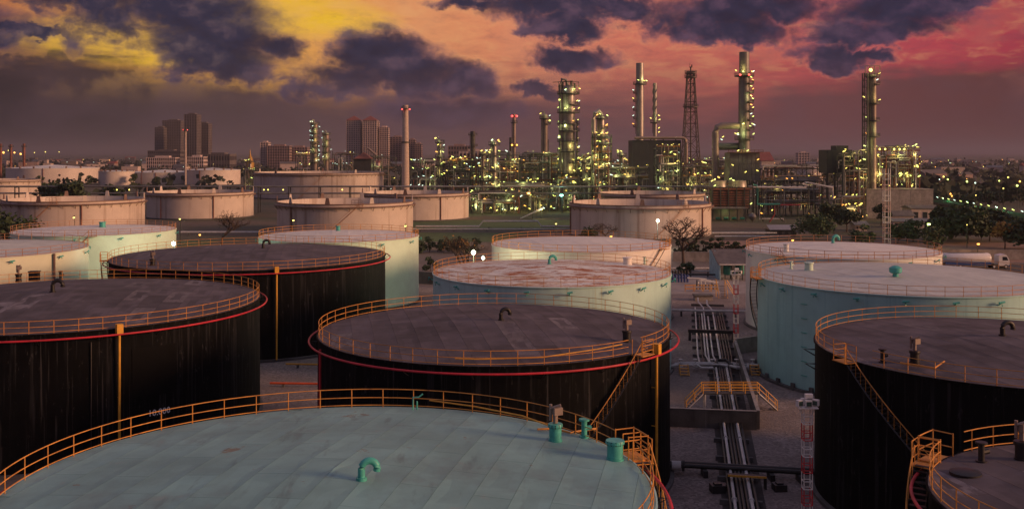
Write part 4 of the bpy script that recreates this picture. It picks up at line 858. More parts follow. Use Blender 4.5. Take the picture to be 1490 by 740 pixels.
def bare_tree(label, x, y, h, seed, spread=1.0, buds=0):
    rng = random.Random(seed); t = thing('bare_tree', label, 'tree', (x, y, 0)); b = MB(); tips = []
    def grow(p, d, l, r, dep):
        q = p + d * l * .5 + Vector((rng.uniform(-.06, .06), rng.uniform(-.06, .06), 0)) * l; e = q + (d + Vector((rng.uniform(-.2, .2), rng.uniform(-.2, .2), .05))).normalized() * l * .5
        b.tube([p, q, e], [r, r * .85, r * .68], 6 if dep < 2 else 3, caps=False); tips.append(e)
        if dep >= 6: return
        for _ in range(3 if dep < 4 else 2):
            ax = Vector((rng.uniform(-1, 1), rng.uniform(-1, 1), rng.uniform(-.25, .45))).normalized()
            grow(e, (d * .62 + ax * .72 * spread + Vector((0, 0, .1))).normalized(), l * rng.uniform(.64, .84), r * .7, dep + 1)
    grow(Vector((x, y, 0)), Vector((0, 0, 1)), h * .29, h * .03, 0); b.obj('branches', M_TRUNK, t)
    if buds:
        L = MB()
        for e in tips[::max(1, len(tips) // buds)]: leaf_cloud(L, rng, e, (.5, .5, .4), 3, .22)
        L.obj('leaves', M_LEAFA, t, False)
    return t
g = G(995, 389); bare_tree('spreading leafless tree between the cream and pale tanks', g.x, g.y, 14.5, 3, 1.15)
bare_tree('leafless tree in front of the grey open topped tank at left', PX(322, 300), 300, 12.5, 5, 1.15)
bare_tree('low leafless tree before the open topped tank right of centre', PX(886, 300), 300, 9.5, 8, 1.2)
bare_tree('sparse tree with a few yellow leaves behind the two floodlights', PX(672, 215), 215, 12.5, 11, .8, 60)
bare_tree('brushy leafless tree before the brown stained tank', PX(195, 285), 285, 6.5, 14, 1.2)
bare_tree('reddish leafless tree rising behind the mint tank at far left', PX(60, 300), 300, 7.5, 17, 1.2)
leafy_tree('dark round bush at the foot of the leafless tree by the cream tank', PX(1000, 238), 238, 2.6, 2.3, M_LEAF2, 21, 10, 90, .3, 'bush', trunk=.1)
leafy_tree('small dark tree left of the low leafless tree', PX(857, 298), 298, 7.2, 4.2, M_LEAF, 22, 10, 80, .4)
for k, (px, py, h, s) in enumerate(((105, 300, 15.5, 9), (66, 300, 13, 9), (150, 298, 12.5, 7))):
    leafy_tree(('tallest tree of the dark clump behind the brown stained tank', 'left tree of the dark clump behind the brown stained tank', 'right tree of the dark clump behind the brown stained tank')[k], PX(px, 480), 480 + k * 6, h, s, M_LEAF, 30 + k, 18, 70, .9)
leafy_tree('dark scrubby tree at the left edge above the mint tank', PX(10, 260), 260, 13, 9, M_LEAF, 35, 18, 90, .6)
leafy_tree('big dark tree in the middle of the right hand grove', PX(1408, 318), 318, 10.4, 9.5, M_LEAF, 40, 36, 130, .8)
leafy_tree('big dark tree at the left of the right hand grove', PX(1384, 335), 335, 10, 8, M_LEAF, 41, 28, 120, .8)
leafy_tree('dark tree at the right of the right hand grove', PX(1440, 328), 328, 9.4, 7.5, M_LEAF, 42, 28, 120, .8)
leafy_tree('yellow leaved tree right of the dark grove', PX(1462, 300), 300, 7.8, 4.6, M_LEAFA, 43, 12, 80, .5)
leafy_tree('dark tree at the right edge behind the lorry', PX(1492, 300), 300, 8, 8, M_LEAF, 44, 26, 110, .7)
leafy_tree('bright green tree under the greenish lamp', PX(1360, 285), 285, 7.5, 4.5, M_LEAF2, 45, 12, 90, .4)
leafy_tree('green clump left of the tall pale lattice mast', PX(1185, 330), 330, 8, 7.5, M_LEAF2, 46, 16, 90, .5)
leafy_tree('dark round tree right of the orange lamps', PX(1207, 372), 372, 10, 5.5, M_LEAF, 47, 14, 90, .55)
leafy_tree('dark round tree beside the low sheds', PX(1232, 365), 365, 9.5, 5, M_LEAF, 48, 14, 90, .55)
leafy_tree('small dark tree against the concrete building', PX(1282, 400), 400, 8, 4, M_LEAF, 49, 10, 80, .5)
for k, (px, h) in enumerate(((1254, 6), (1312, 6.5), (1330, 5.5), (1345, 7))):
    leafy_tree('green shrub of the row below the concrete building, ' + ('leftmost', 'second from left', 'third from left', 'rightmost')[k], PX(px, 318), 318 + k * 3, h, 4.2, M_LEAF2, 60 + k, 10, 80, .45, 'shrub', trunk=.1)
ORD = ['first', 'second', 'third', 'fourth', 'fifth', 'sixth', 'seventh', 'eighth', 'ninth', 'tenth', 'eleventh', 'twelfth', 'thirteenth', 'fourteenth']
for k in range(13):
    px = 988 + k * 7.6; leafy_tree('%s upright shrub from the left in the hedge above the pale bund wall' % ORD[k], PX(px, 283), 283 + (k % 3) * .8, (4.6, 5.4, 4.0, 5.0, 3.6)[k % 5] * (.8 if k > 9 else 1), 1.7, M_LEAF, 80 + k, 7, 60, .28, 'hedge_shrub', 'hedge along the bund wall', .05)
for k in range(8):
    px = 614 + k * 11; leafy_tree('%s shrub from the left in the row below the lawn' % ORD[k], PX(px, 292), 288 + (k % 3) * 3, (3.2, 4.5, 3.6, 4.0)[k % 4], 2.2, M_LEAF, 100 + k, 8, 60, .3, 'shrub', 'shrubs below the lawn', .05)
leafy_tree('small dark bush low left of the rusty roofed tank', PX(626, 245), 245, 3.4, 2.0, M_LEAF, 120, 7, 70, .28, 'bush', trunk=.05)

# ------------------------------------------------------------------ process plant
rng = random.Random(11)
def lamp(root, pos, m=None, tubed=True, sc=1.0):
    m = m or rng.choice(LAMPS)
    if tubed: return inst('lamp', LTUBE[m.name], root, pos, sc=(sc,) * 3, rot=(0, rng.choice((-.55, -.45, .5, .3)), rng.uniform(-.5, .5)))
    return inst('lamp', LBALL[m.name], root, pos, sc=(sc,) * 3)
NPT = [0]
def glow_at(root, pos, power=700, m=None):
    NPT[0] += 1; power *= .48; point(root, pos, LCOL[(m or L_YEL).name] if m else rng.choice([(1, .80, .22), (.88, 1, .34)]), power, .6)
def platform(root, c, z, r, w=1.6, rail=M_STEEL, m=M_STEEL, part_arc=None):
    b = MB(); a0, a1 = part_arc or (0, 2 * math.pi); n = 18
    inn = [pol(c, r + .03, a0 + (a1 - a0) * k / n, z) for k in range(n + 1)]; ou = [pol(c, r + w, a0 + (a1 - a0) * k / n, z) for k in range(n + 1)]
    dn = Vector((0, 0, -.5)); vs = inn + ou + [p + dn for p in inn] + [p + dn for p in ou]; q = n + 1
    fs = []
    for k in range(n): fs += [(k, k + 1, q + k + 1, q + k), (2 * q + k, 3 * q + k, 3 * q + k + 1, 2 * q + k + 1), (q + k, q + k + 1, 3 * q + k + 1, 3 * q + k)]
    o = b.add(vs, fs).obj('platform', m, root); rr = MB()
    for h in (.6, 1.15): rr.tube([p + Vector((0, 0, h)) for p in ou], .07, 4)
    for k in range(0, n + 1, 2): rr.tube([ou[k], ou[k] + Vector((0, 0, 1.15))], .07, 4)
    rr.obj('platform_rail', rail, o); return o
def ladder(root, c, r, a, z0, z1, m=M_STEEL):
    b = MB(); tv = Vector((-math.sin(a), math.cos(a), 0)) * .35; p = pol(c, r + .35, a, 0)
    for s in (-1, 1): b.tube([p + tv * s + Vector((0, 0, z0)), p + tv * s + Vector((0, 0, z1))], .07, 4)
    z = z0
    while z < z1: b.tube([p - tv + Vector((0, 0, z)), p + tv + Vector((0, 0, z))], .05, 3); z += 1.2
    return b.obj('ladder', m, root)
def column(label, px, ytop, Y, wpx, plats, lamps=2, m=None, z0=0.0, pipe=True, cat='tower', name='distillation_column', power=900, taper=1.0, lampm=None, cap='dome', wplat=1.6):
    x = PX(px, Y); zt = PZ(ytop, Y); r = wpx / 2 / FPX * Y; c = (x, Y); m = m or M_CLAD; t = thing(name, label, cat, (x, Y, z0))
    prof = [(r * taper * 1.02, z0), (r * taper, z0 + 2)]
    nseg = max(3, int((zt - z0) / 7))
    for k in range(1, nseg):
        z = z0 + (zt - z0) * k / nseg; rk = r * (taper + (1 - taper) * k / nseg); prof += [(rk, z - .15), (rk + .07, z - .12), (rk + .07, z + .12), (rk, z + .15)]
    prof += ([(r, zt - r * .7), (r * .85, zt - r * .3), (r * .4, zt)] if cap == 'dome' else [(r, zt), (r * .82, zt), (r * .82, zt - 2)])
    MB().lathe(prof, 22, c, True, True).obj('shell', m, t)
    zs = []
    for i, py in enumerate(plats):
        z = PZ(py, Y); zs.append(z); full = i % 3 != 1
        platform(t, c, z, r, wplat, part_arc=None if full else (R_(-150 + 60 * (i % 2)), R_(70)))
        for k in range(lamps):
            a = R_(rng.choice((-175, -150, -20, -5, 5, -60, -110))) ; lamp(t, pol(c, r + wplat * rng.uniform(.5, 1.05), a, z + rng.uniform(1.2, 2.6)), lampm)
        if lamps and i % 2 == 0: glow_at(t, pol(c, r + 2.4, R_(rng.choice((-70, -110, -40))), z + 2.6), power)
    if zs: ladder(t, c, r, R_(-100), max(z0, min(zs) - 6), max(zs)); ladder(t, c, r, R_(-170), max(z0, min(zs) - 6), max(zs))
    if pipe:
        pr_ = max(.28, r * .22); xs = r + pr_ * 1.6
        MB().tube([pol(c, r * .1, R_(200), zt - .2), pol(c, r * .4, R_(200), zt + r * .8), pol(c, xs * .8, R_(200), zt + r * .9), pol(c, xs, R_(200), zt), pol(c, xs, R_(200), z0 + (zt - z0) * .25)], pr_, 8).obj('overhead_pipe', M_CLADD, t)
        MB().tube([pol(c, xs, R_(-20), z0 + (zt - z0) * .72), pol(c, xs, R_(-20), z0)], pr_ * .7, 6).obj('riser_pipe', M_CLADD, t)
    return t, c, r, zt
# the tall main column
t, c, r, zt = column('tallest distillation column in the middle of the plant, ringed with platforms', 827, 124, 508, 19, [136, 152, 163, 180, 190, 205, 220, 236, 252, 270, 288], 4, power=1300, wplat=2.4)
for k, (dx, z, rr) in enumerate(((-3, 2.5, .5), (-1, 4, .45), (1.5, 3.2, .6), (3.2, 2, .4))): MB().cyl((c[0] + dx, c[1]), zt - 4, zt + z - 1.0, rr, n=8).obj('top_nozzle', M_STEEL, t)
b = MB()
for z in (zt - 4, zt - .6, zt + 1.4):
    for s in (-1, 1): b.tube([(c[0] - 5, c[1] - 3, z), (c[0] + 5, c[1] - 3, z)], .13, 4); b.tube([(c[0] + s * 5, c[1] - 3, z), (c[0] + s * 5, c[1] + 3, z)], .13, 4)
for x in (-5, -2.5, 0, 2.5, 5): b.tube([(c[0] + x, c[1] - 3, zt - 4), (c[0] + x, c[1] - 3, zt + 1.4)], .12, 4)
b.tube([(c[0] - 8, c[1] - 3, zt + 1.2), (c[0] + 2, c[1] - 3, zt + 1.9)], .16, 4); b.obj('top_frame', M_STEEL, t)
t, c, r, zt = column('column with bent overhead pipe right of the tallest one', 875, 168, 505, 9, [172, 186, 200, 210, 220, 232, 245, 260, 275], 3, power=900)
MB().tube([(c[0] - 4, c[1] - 2, 10), (c[0] - 4, c[1] - 2, zt - 2), (c[0] - 3.4, c[1] - 2, zt + 1), (c[0] - 1.5, c[1] - 1, zt + 2.4), (c[0], c[1], zt)], 1.1, 10).obj('overhead_duct', M_CLAD, t)
column('slender column with a ringed head left of the tallest one', 793, 166, 560, 8, [172, 180], 2, m=M_DUCT, power=500)
t, c, r, zt = column('slim chimney with red warning lamps behind the plant', 748, 166, 620, 5, [178, 212], 0, m=M_DUCT, pipe=False, name='chimney', cat='chimney', cap='flat', wplat=1.0)
lamp(t, P(745, 169, 619), L_REDL, False, 1.6); lamp(t, P(752, 169, 619), L_REDL, False, 1.6); lamp(t, P(745, 211, 619), L_ORG, False, 1.4); lamp(t, P(752, 211, 619), L_ORG, False, 1.4)
column('dark thin chimney beside the slim red lit one', 743, 200, 640, 4, [], 0, m=M_STEEL, pipe=False, name='chimney', cat='chimney', cap='flat')
column('column with a cluster of lamps on its head left of centre', 719, 205, 485, 7, [210, 226, 248, 262, 275], 3, power=900)
column('thin column half way between two lamp topped ones', 703, 222, 490, 3.6, [224, 245, 262], 2, m=M_DUCT, power=500)
column('lamp topped column at the left end of the plant', 640, 204, 520, 4.6, [207, 216, 228, 241, 257], 2, power=700)
column('dark stack standing behind the left part of the plant', 688, 191, 700, 7, [196, 212], 0, m=M_STEEL, pipe=False, name='chimney', cat='chimney', cap='flat')
column('short lamp lit column left of the dark box building', 905, 222, 515, 5, [226, 238, 250], 3, power=700)
column('thin lamp lit column between the tallest column and the bent pipe one', 851, 232, 500, 4.4, [236, 250, 266], 3, power=700)
# stacks behind
t, c, r, zt = column('tall ribbed stack with a lamp gallery, left of the lattice tower', 931, 92, 560, 11, [122], 3, pipe=False, name='stack', cat='chimney', cap='flat', power=900)
for k, py in enumerate((135, 147, 160, 172, 184)): platform(t, c, PZ(py, 560), r, 1.5, part_arc=(R_(150), R_(215))); lamp(t, pol(c, r + 1.6, R_(185), PZ(py, 560) + 1.5)); 
ladder(t, c, r, R_(185), PZ(195, 560), PZ(122, 560))
t, c, r, zt = column('thinner stack with spiral fins beside the tall ribbed one', 953, 121, 565, 5.4, [178], 2, pipe=False, name='stack', cat='chimney', cap='flat', power=500)
for j in range(3):
    z0_, z1_ = PZ(175, 565), PZ(123, 565); MB().tube([pol(c, r + .15, j * 2.09 + 9 * k / 40 * 1.0, z0_ + (z1_ - z0_) * k / 40) for k in range(41)], .22, 4).obj('spiral_fin', M_CLADD, t)
for py in (168, 186, 192): lamp(t, pol(c, r + 1.2, R_(-10), PZ(py, 565)))
# lattice flare tower
M_DERR = mat('weathered_lattice_steel', (.085, .066, .062), .6, .1, var=.2)
Yd = 540; xd = PX(1005, Yd); t = thing('lattice_tower', 'tall tapering steel lattice tower between the stacks', 'tower', (xd, Yd, 0)); zt = PZ(104, Yd); wb, wt = 5.6, 1.7
lv = [0, 10, 20, 29, 37, 44, 50, 55.5, 60.5, 65, 69, zt]
lv = [z for z in lv if z < zt - 2] + [zt]; hw = lambda z: wb + (wt - wb) * z / zt
for sx, sy in ((-1, -1), (1, -1), (1, 1), (-1, 1)): MB().tube([(xd + sx * hw(z), Yd + sy * hw(z), z) for z in (0, zt)], .26, 5).obj('leg', M_DERR, t)
for i in range(len(lv) - 1):
    b = MB(); z0_, z1_ = lv[i], lv[i + 1]; cs = ((-1, -1), (1, -1), (1, 1), (-1, 1))
    for k in range(4):
        p0, p1 = cs[k], cs[(k + 1) % 4]; f = lambda p, z: (xd + p[0] * hw(z), Yd + p[1] * hw(z), z)
        b.tube([f(p0, z0_), f(p1, z1_)], .15, 4).tube([f(p1, z0_), f(p0, z1_)], .15, 4).tube([f(p0, z1_), f(p1, z1_)], .17, 4)
    b.obj('bracing', M_DERR, t)
MB().tube([(xd, Yd, 0), (xd, Yd, zt + 2.5)], .4, 8).obj('flare_pipe', M_DERR, t)
for py in (106, 112, 155): platform(t, (xd, Yd), PZ(py, Yd), hw(PZ(py, Yd)), 1.4, m=M_DERR)
MB().tube([(xd - .5, Yd, zt + 2), (xd - .5, Yd, zt + 4.4)], .1, 4).tube([(xd + .6, Yd, zt + 2), (xd + .6, Yd, zt + 3.6)], .3, 6).obj('flare_tip', M_STEEL, t)
# big furnace stack with its bent duct
Yf = 470; t, c, r, zt = column('tallest stack, grey, lamp galleries up its side and a bent duct', 1083, 76, Yf, 14.5, [110, 188, 202], 4, m=M_CLADD, z0=PZ(224, Yf), pipe=False, name='stack', cat='chimney', cap='flat', power=1200, taper=1.12, wplat=2.2)
for py in (121, 134, 148, 161, 174): platform(t, c, PZ(py, Yf), r, 2.0, part_arc=(R_(-70), R_(20))); lamp(t, pol(c, r + 1.6, R_(-20), PZ(py, Yf) + 1.4)); lamp(t, pol(c, r + 1.2, R_(-40), PZ(py - 4, Yf) + 1.4))
glow_at(t, pol(c, r + 3, R_(-50), PZ(140, Yf)), 900); glow_at(t, pol(c, r + 3, R_(-110), PZ(182, Yf)), 1200)
for px in (1077, 1090): lamp(t, P(px, 109, Yf - 4.5), L_REDL, False, 1.2)
ladder(t, c, r, R_(-35), PZ(205, Yf), PZ(105, Yf))
dz = PZ(183, Yf); xl = PX(1041, Yf); MB().tube([(c[0] - r, Yf, dz), (xl + 3, Yf, dz), (xl + .8, Yf, dz - .8), (xl, Yf, dz - 3), (xl, Yf, PZ(262, Yf))], 1.55, 14).obj('bent_duct', M_DUCT, t)
for z in (dz - 5, dz - 11, dz - 17): MB().tube([(xl, Yf, z), (xl, Yf, z + .4)], 1.72, 14).obj('duct_flange', M_DUCT, t)
MB().tube([(xl + 1.5, Yf + 3, PZ(213, Yf)), (c[0], Yf + 3, PZ(213, Yf))], 1.7, 12).obj('cross_duct', M_CLADD, t)
lamp(t, P(1052, 199, Yf)); lamp(t, P(1050, 203, Yf))
fu = thing('furnace', 'grey panelled furnace box under the tallest stack', 'furnace', (c[0], Yf, 0)); x0, x1 = PX(1062, Yf - 6), PX(1106, Yf - 6); zb_, zt_ = PZ(262, Yf), PZ(222, Yf)
MB().box(((x0 + x1) / 2, Yf, (zb_ + zt_) / 2), (x1 - x0, 11, zt_ - zb_)).obj('casing', M_CLADD, fu)
for i in range(7):
    for j in range(5):
        w, h = (x1 - x0) / 7, (zt_ - zb_) / 5; MB().box((x0 + w * (i + .5), Yf - 5.6, zb_ + h * (j + .5)), (w - .18, .2, h - .18)).obj('panel', M_CLADD, fu)
MB().box(((x0 + x1) / 2, Yf - 6.5, zt_ + .1), (x1 - x0 + 2.4, 2.4, .25)).obj('walkway', M_STEELR, fu)
b = MB()
for k in range(9): b.tube([(x0 - 1 + k * (x1 - x0 + 2) / 8, Yf - 7.6, zt_), (x0 - 1 + k * (x1 - x0 + 2) / 8, Yf - 7.6, zt_ + 1.2)], .08, 4)
for h in (.6, 1.2): b.tube([(x0 - 1.2, Yf - 7.6, zt_ + h), (x1 + 1.2, Yf - 7.6, zt_ + h)], .08, 4)
b.obj('walkway_rail', M_STEELR, fu)
for k in range(6): MB().box((x0 + .4 + k * (x1 - x0 - .8) / 5, Yf - 5.3, zb_ / 2), (.5, .5, zb_)).obj('leg', M_STEEL, fu)
for px, py in ((1074, 219), (1088, 219), (1103, 232), (1066, 240), (1085, 250), (1102, 248)): lamp(fu, P(px, py, Yf - 7.8))
glow_at(fu, P(1082, 216, Yf - 9), 1100)
ac_ = thing('cooler_block', 'two pale fan drums on a red brown louvred cooler below the furnace', 'cooler', (PX(1065, 440), 440, 0)); Yc = 440
x0, x1 = PX(1036, Yc), PX(1096, Yc); MB().box(((x0 + x1) / 2, Yc + 5, PZ(275, Yc)), (x1 - x0, 10, .5)).obj('deck', M_STEELR, ac_)
for k in range(6): MB().box((x0 + .3 + k * (x1 - x0 - .6) / 5, Yc + .2, PZ(272, Yc) / 2), (.45, .45, PZ(272, Yc))).obj('post', M_STEEL, ac_)
for j in range(8): MB().box(((x0 + x1) / 2 - .5, Yc + .5, PZ(276 + j * 3.6, Yc)), (x1 - x0 - 2.4, .4, .55)).obj('louvre', M_STEELR, ac_)
MB().box(((x0 + x1) / 2, Yc + 6, PZ(290, Yc)), (x1 - x0 - 1.5, 6, 9)).obj('tube_bundle', M_STEEL, ac_)
for px in (1047, 1076): MB().lathe([(4.0, PZ(272, Yc)), (3.7, PZ(264, Yc)), (3.8, PZ(263, Yc)), (3.4, PZ(263, Yc))], 20, (PX(px, Yc), Yc + 4), False, True).obj('fan_drum', M_CLAD, ac_)
for px, py in ((1036, 263), (1040, 261), (1063, 260), (1067, 262), (1046, 258), (1093, 296), (1040, 270)): lamp(ac_, P(px, py, Yc - 1))
glow_at(ac_, P(1043, 258, Yc - 3), 900); glow_at(ac_, P(1072, 258, Yc - 3), 900)
pb_ = thing('pump_house', 'low open fronted pump house below the cooler', 'building', (PX(1065, 420), 420, 0)); Yh = 425; x0, x1 = PX(1036, Yh), PX(1086, Yh)
MB().box(((x0 + x1) / 2, Yh + 3, PZ(303, Yh)), (x1 - x0 + 1, 8, .4)).obj('roof', M_CLADD, pb_); MB().box(((x0 + x1) / 2, Yh + 6, PZ(303, Yh) / 2), (x1 - x0, .3, PZ(303, Yh) - .4)).obj('back_wall', M_CLADD, pb_)
for k in range(5): MB().box((x0 + .3 + k * (x1 - x0 - .6) / 4, Yh, PZ(303, Yh) / 2 - .2), (.35, .35, PZ(303, Yh) - .4)).obj('post', M_STEEL, pb_)
for k in range(4): MB().tube([(x0 + 2 + k * 3.4, Yh + 2, .9), (x0 + 3.8 + k * 3.4, Yh + 2, .9)], .6, 10).obj('machine', M_GREENTK, pb_)
glow_at(pb_, ((x0 + x1) / 2, Yh + 2, 3.2), 260)
# dark box building with the pipe on its roof
Yb = 530; bb = thing('box_building', 'windowless blue grey box building with a pipe bent over its roof edge', 'building', (PX(957, Yb), Yb, 0)); x0, x1 = PX(920, Yb), PX(991, Yb); z1_ = PZ(204, Yb)
M_BOXB = mat('blue_grey_sheet', (.032, .039, .046), .6, .0, var=.12, scale=.1)
MB().box(((x0 + x1) / 2, Yb + 9, z1_ / 2), (x1 - x0, 18, z1_)).obj('wall', M_BOXB, bb)
for k in range(14): MB().box((x0 + (k + .5) * (x1 - x0) / 14, Yb - .06, z1_ * .72), ((x1 - x0) / 14 - .08, .12, z1_ * .5)).obj('cladding_panel', M_BOXB, bb)
MB().tube([(x0 + 1, Yb - 1, z1_ + 1.2), (x1 + 1, Yb - 1, z1_ + 1.2), (x1 + 2.4, Yb - 1, z1_ + .2), (x1 + 2.6, Yb - 1, z1_ - 2), (x1 + 2.6, Yb - 1, PZ(246, Yb))], .8, 10).obj('roof_pipe', M_DUCT, bb)
for k in range(4): MB().box((x0 + 3 + k * 6.5, Yb - .6, z1_ + .2), (.5, .8, .5)).obj('pipe_saddle', M_STEEL, bb)
# steel frames full of pipework
def steel_frame(label, pa, pb, ytop, Y, depth, nlev, npipe, nlamp, seed, m=None, lit=3, ves=2, name='process_structure', zbase=0.0, lampset=None, power=800):
    r_ = random.Random(seed); x0, x1 = PX(pa, Y), PX(pb, Y); zt = PZ(ytop, Y); t = thing(name, label, 'structure', ((x0 + x1) / 2, Y, zbase)); m = m or M_STEELG
    nb = max(1, round((x1 - x0) / 5.5)); pm = MB().box((0, 0, .5), (.42, .42, 1)).mesh('post'); pm.materials.append(m)
    for i in range(nb + 1):
        for j in (0, 1): inst('post', pm, t, (x0 + (x1 - x0) * i / nb, Y + j * depth, zbase), sc=(1, 1, zt - zbase + (r_.uniform(-2, 3) if j == 0 else 0)))
    zl = [zbase + (zt - zbase) * (k + 1) / nlev for k in range(nlev)]
    for z in zl:
        b = MB()
        for j in (0, 1): b.box(((x0 + x1) / 2, Y + j * depth, z), (x1 - x0 + .5, .3, .45))
        for i in range(nb + 1): b.box((x0 + (x1 - x0) * i / nb, Y + depth / 2, z - .02), (.28, depth, .4))
        f = b.obj('floor_frame', m, t); MB().box(((x0 + x1) / 2, Y + depth / 2, z + .28), (x1 - x0, depth - .4, .08)).obj('grating', M_STEEL, f)
        rr = MB()
        for h in (.9, 1.4): rr.tube([(x0, Y - .1, z + h), (x1, Y - .1, z + h)], .07, 4)
        for i in range(nb * 2 + 1): rr.tube([(x0 + (x1 - x0) * i / nb / 2, Y - .1, z + .2), (x0 + (x1 - x0) * i / nb / 2, Y - .1, z + 1.4)], .06, 4)
        rr.obj('guard_rail', r_.choice((m, M_YELLOW, m)), f)
    for i in range(nb):
        if r_.random() < .6:
            k = r_.randrange(nlev); za = zbase if k == 0 else zl[k - 1]; xa, xb = x0 + (x1 - x0) * i / nb, x0 + (x1 - x0) * (i + 1) / nb
            MB().tube([(xa, Y - .25, za), (xb, Y - .25, zl[k])], .16, 4).tube([(xb, Y - .25, za), (xa, Y - .25, zl[k])], .16, 4).obj('cross_brace', m, t)
    for k in range(int(npipe * 1.8)):
        pmn = r_.choice((M_CLADD, M_CLADD, M_CLAD, M_STEELG, M_STEELR, M_DUCT, M_WHITEPIPE)); rad = r_.uniform(.1, .32); y = Y - r_.uniform(.3, 1.6) if r_.random() < .6 else Y + r_.uniform(.5, depth)
        if r_.random() < .5:
            xx = r_.uniform(x0, x1); za = zbase + r_.uniform(0, .3) * (zt - zbase); zc_ = zbase + r_.uniform(.45, 1.1) * (zt - zbase); x2_ = min(x1, max(x0, xx + r_.uniform(-9, 9)))
            MB().tube([(xx, y, za), (xx, y, zc_ - .6), (xx + (.5 if x2_ > xx else -.5), y, zc_), (x2_, y, zc_)], rad, 6).obj('pipe', pmn, t)
        else:
            z = r_.choice(zl) + r_.uniform(.5, 2.2); xa = r_.uniform(x0, (x0 + x1) / 2); xb = r_.uniform((x0 + x1) / 2, x1)
            MB().tube([(xa, y, z - r_.uniform(1, 4)), (xa, y, z - .4), (xa + .5, y, z), (xb, y, z)], rad, 6).obj('pipe', pmn, t)
    for k in range(ves):
        z = r_.choice(zl[:-1] or zl) + 1.7; xx = r_.uniform(x0 + 3, x1 - 3); q = r_.uniform(1.0, 1.5)
        if r_.random() < .6:
            MB().tube([(xx - 3, Y + 1.5, z), (xx - 2.6, Y + 1.5, z), (xx + 2.6, Y + 1.5, z), (xx + 3, Y + 1.5, z)], [q * .5, q, q, q * .5], 14).obj('drum', r_.choice((M_CLAD, M_CLADD)), t)
        else: MB().lathe([(.3, z - 1.4), (q * .8, z - 1.1), (q, z - .6), (q, z + 4), (q * .7, z + 4.7), (.2, z + 5)], 14, (xx, Y + 1.2), True, True).obj('vessel', r_.choice((M_CLAD, M_CLADD)), t)
    for k in range(int(nlamp * 1.5)):
        z = r_.choice([zbase] + zl) + r_.uniform(1.3, 2.8); lamp(t, (r_.uniform(x0, x1), Y - r_.uniform(.2, 1.4), z), r_.choice(lampset) if lampset else None, sc=r_.choice((.35, .5, .6, .75, 1.0, 1.25)))
    for k in range(lit): glow_at(t, (x0 + (x1 - x0) * (k + .5) / lit + r_.uniform(-2, 2), Y - 2.2, r_.choice([zbase + 1] + zl) + 2.6), power)
    return t
steel_frame('pipe frame at the left end of the plant behind the half hidden tank', 652, 700, 236, 515, 9, 5, 24, 20, 1, ves=3)
steel_frame('pipe frame with crossed braces left of centre', 700, 756, 226, 505, 10, 6, 30, 26, 2)
steel_frame('pipe frame left of the tallest column', 757, 813, 228, 512, 10, 6, 34, 32, 3, lit=4)
steel_frame('pipe frame right of the tallest column', 838, 884, 230, 518, 10, 6, 30, 30, 4, lit=4)
steel_frame('pipe frame below the dark box building', 886, 944, 246, 505, 9, 4, 26, 14, 5)
steel_frame('slim lamp filled frame before the dark box building', 955, 989, 216, 500, 8, 7, 22, 26, 6, lit=4)
steel_frame('low pipe frame left of the bent furnace duct', 992, 1034, 243, 505, 9, 4, 20, 18, 7)
steel_frame('far small frame glinting with white lamps left of the plant', 598, 640, 236, 640, 9, 4, 16, 24, 8, lit=2, lampset=[L_WHT, L_WHT, L_GRN])
steel_frame('dark low pipe frame right of the furnace', 1108, 1196, 264, 455, 10, 3, 34, 8, 9, m=M_STEEL, lit=2, lampset=[L_YEL, L_ORG], power=400)
steel_frame('lamp lit frame at the foot of the right hand column', 1226, 1260, 226, 440, 7, 7, 22, 20, 10, lit=4, lampset=[L_YEL, L_YEL, L_GRN], power=700)
tf = steel_frame('lamp filled deck frame on top of the concrete building', 1264, 1338, 219, 446, 12, 4, 40, 46, 12, lit=6, zbase=12.6, lampset=[L_YEL, L_YEL, L_GRN], power=700, m=M_STEELR)
for px in (1288, 1301, 1316, 1272, 1280, 1309): lamp(tf, P(px, 217, 444), L_YEL, False, 1.1)
steel_frame('orange lit ground level pipework left of the concrete building', 1205, 1256, 292, 432, 8, 2, 24, 12, 13, lit=3, lampset=[L_ORG, L_ORG, L_YEL], power=500)
steel_frame('ground level pipework below the tallest column', 690, 800, 272, 492, 6, 2, 44, 28, 14, lit=5, ves=4)
steel_frame('ground level pipework between the tallest column and the bare tree tank', 800, 834, 276, 494, 6, 2, 18, 12, 15, lit=2)
steel_frame('dark pipe frame farthest back behind the left end of the plant', 645, 735, 232, 575, 8, 6, 30, 22, 31, m=M_STEEL, lit=3)
steel_frame('dark pipe frame farthest back behind the tallest column', 735, 860, 236, 585, 8, 6, 44, 34, 32, m=M_STEEL, lit=4)
steel_frame('dark pipe frame farthest back right of the bent overhead pipe', 860, 925, 240, 580, 8, 6, 26, 18, 33, m=M_STEEL, lit=2)
steel_frame('dark pipe frame behind the lattice tower', 990, 1062, 236, 590, 8, 5, 26, 22, 34, m=M_STEEL, lit=3)
steel_frame('low dark pipework behind the pale fan drums', 1096, 1205, 246, 520, 8, 4, 40, 12, 35, m=M_STEEL, lit=2, power=500)
steel_frame('ground level pipework left of the orange lamp', 684, 756, 284, 474, 5, 2, 36, 16, 36, lit=3, ves=3)
steel_frame('lamp lit scaffold around the bent overhead pipe column', 862, 890, 200, 499, 6, 9, 18, 22, 37, lit=3)
steel_frame('small lamp lit scaffold at the foot of the tallest column', 812, 842, 262, 497, 6, 4, 14, 12, 38, lit=2)
lamp_post('orange lamp shining in the pipework left of the tallest column', 769, 280, 478, L_ORG, 900, .8, col=(1, .5, .12))
lamp_post('blue green lamp shining at the foot of the tallest column', 817, 283, 480, lampmat('cyan_lamp_glass', (.3, 1, .75), 12), 700, .8, col=(.3, 1, .75))
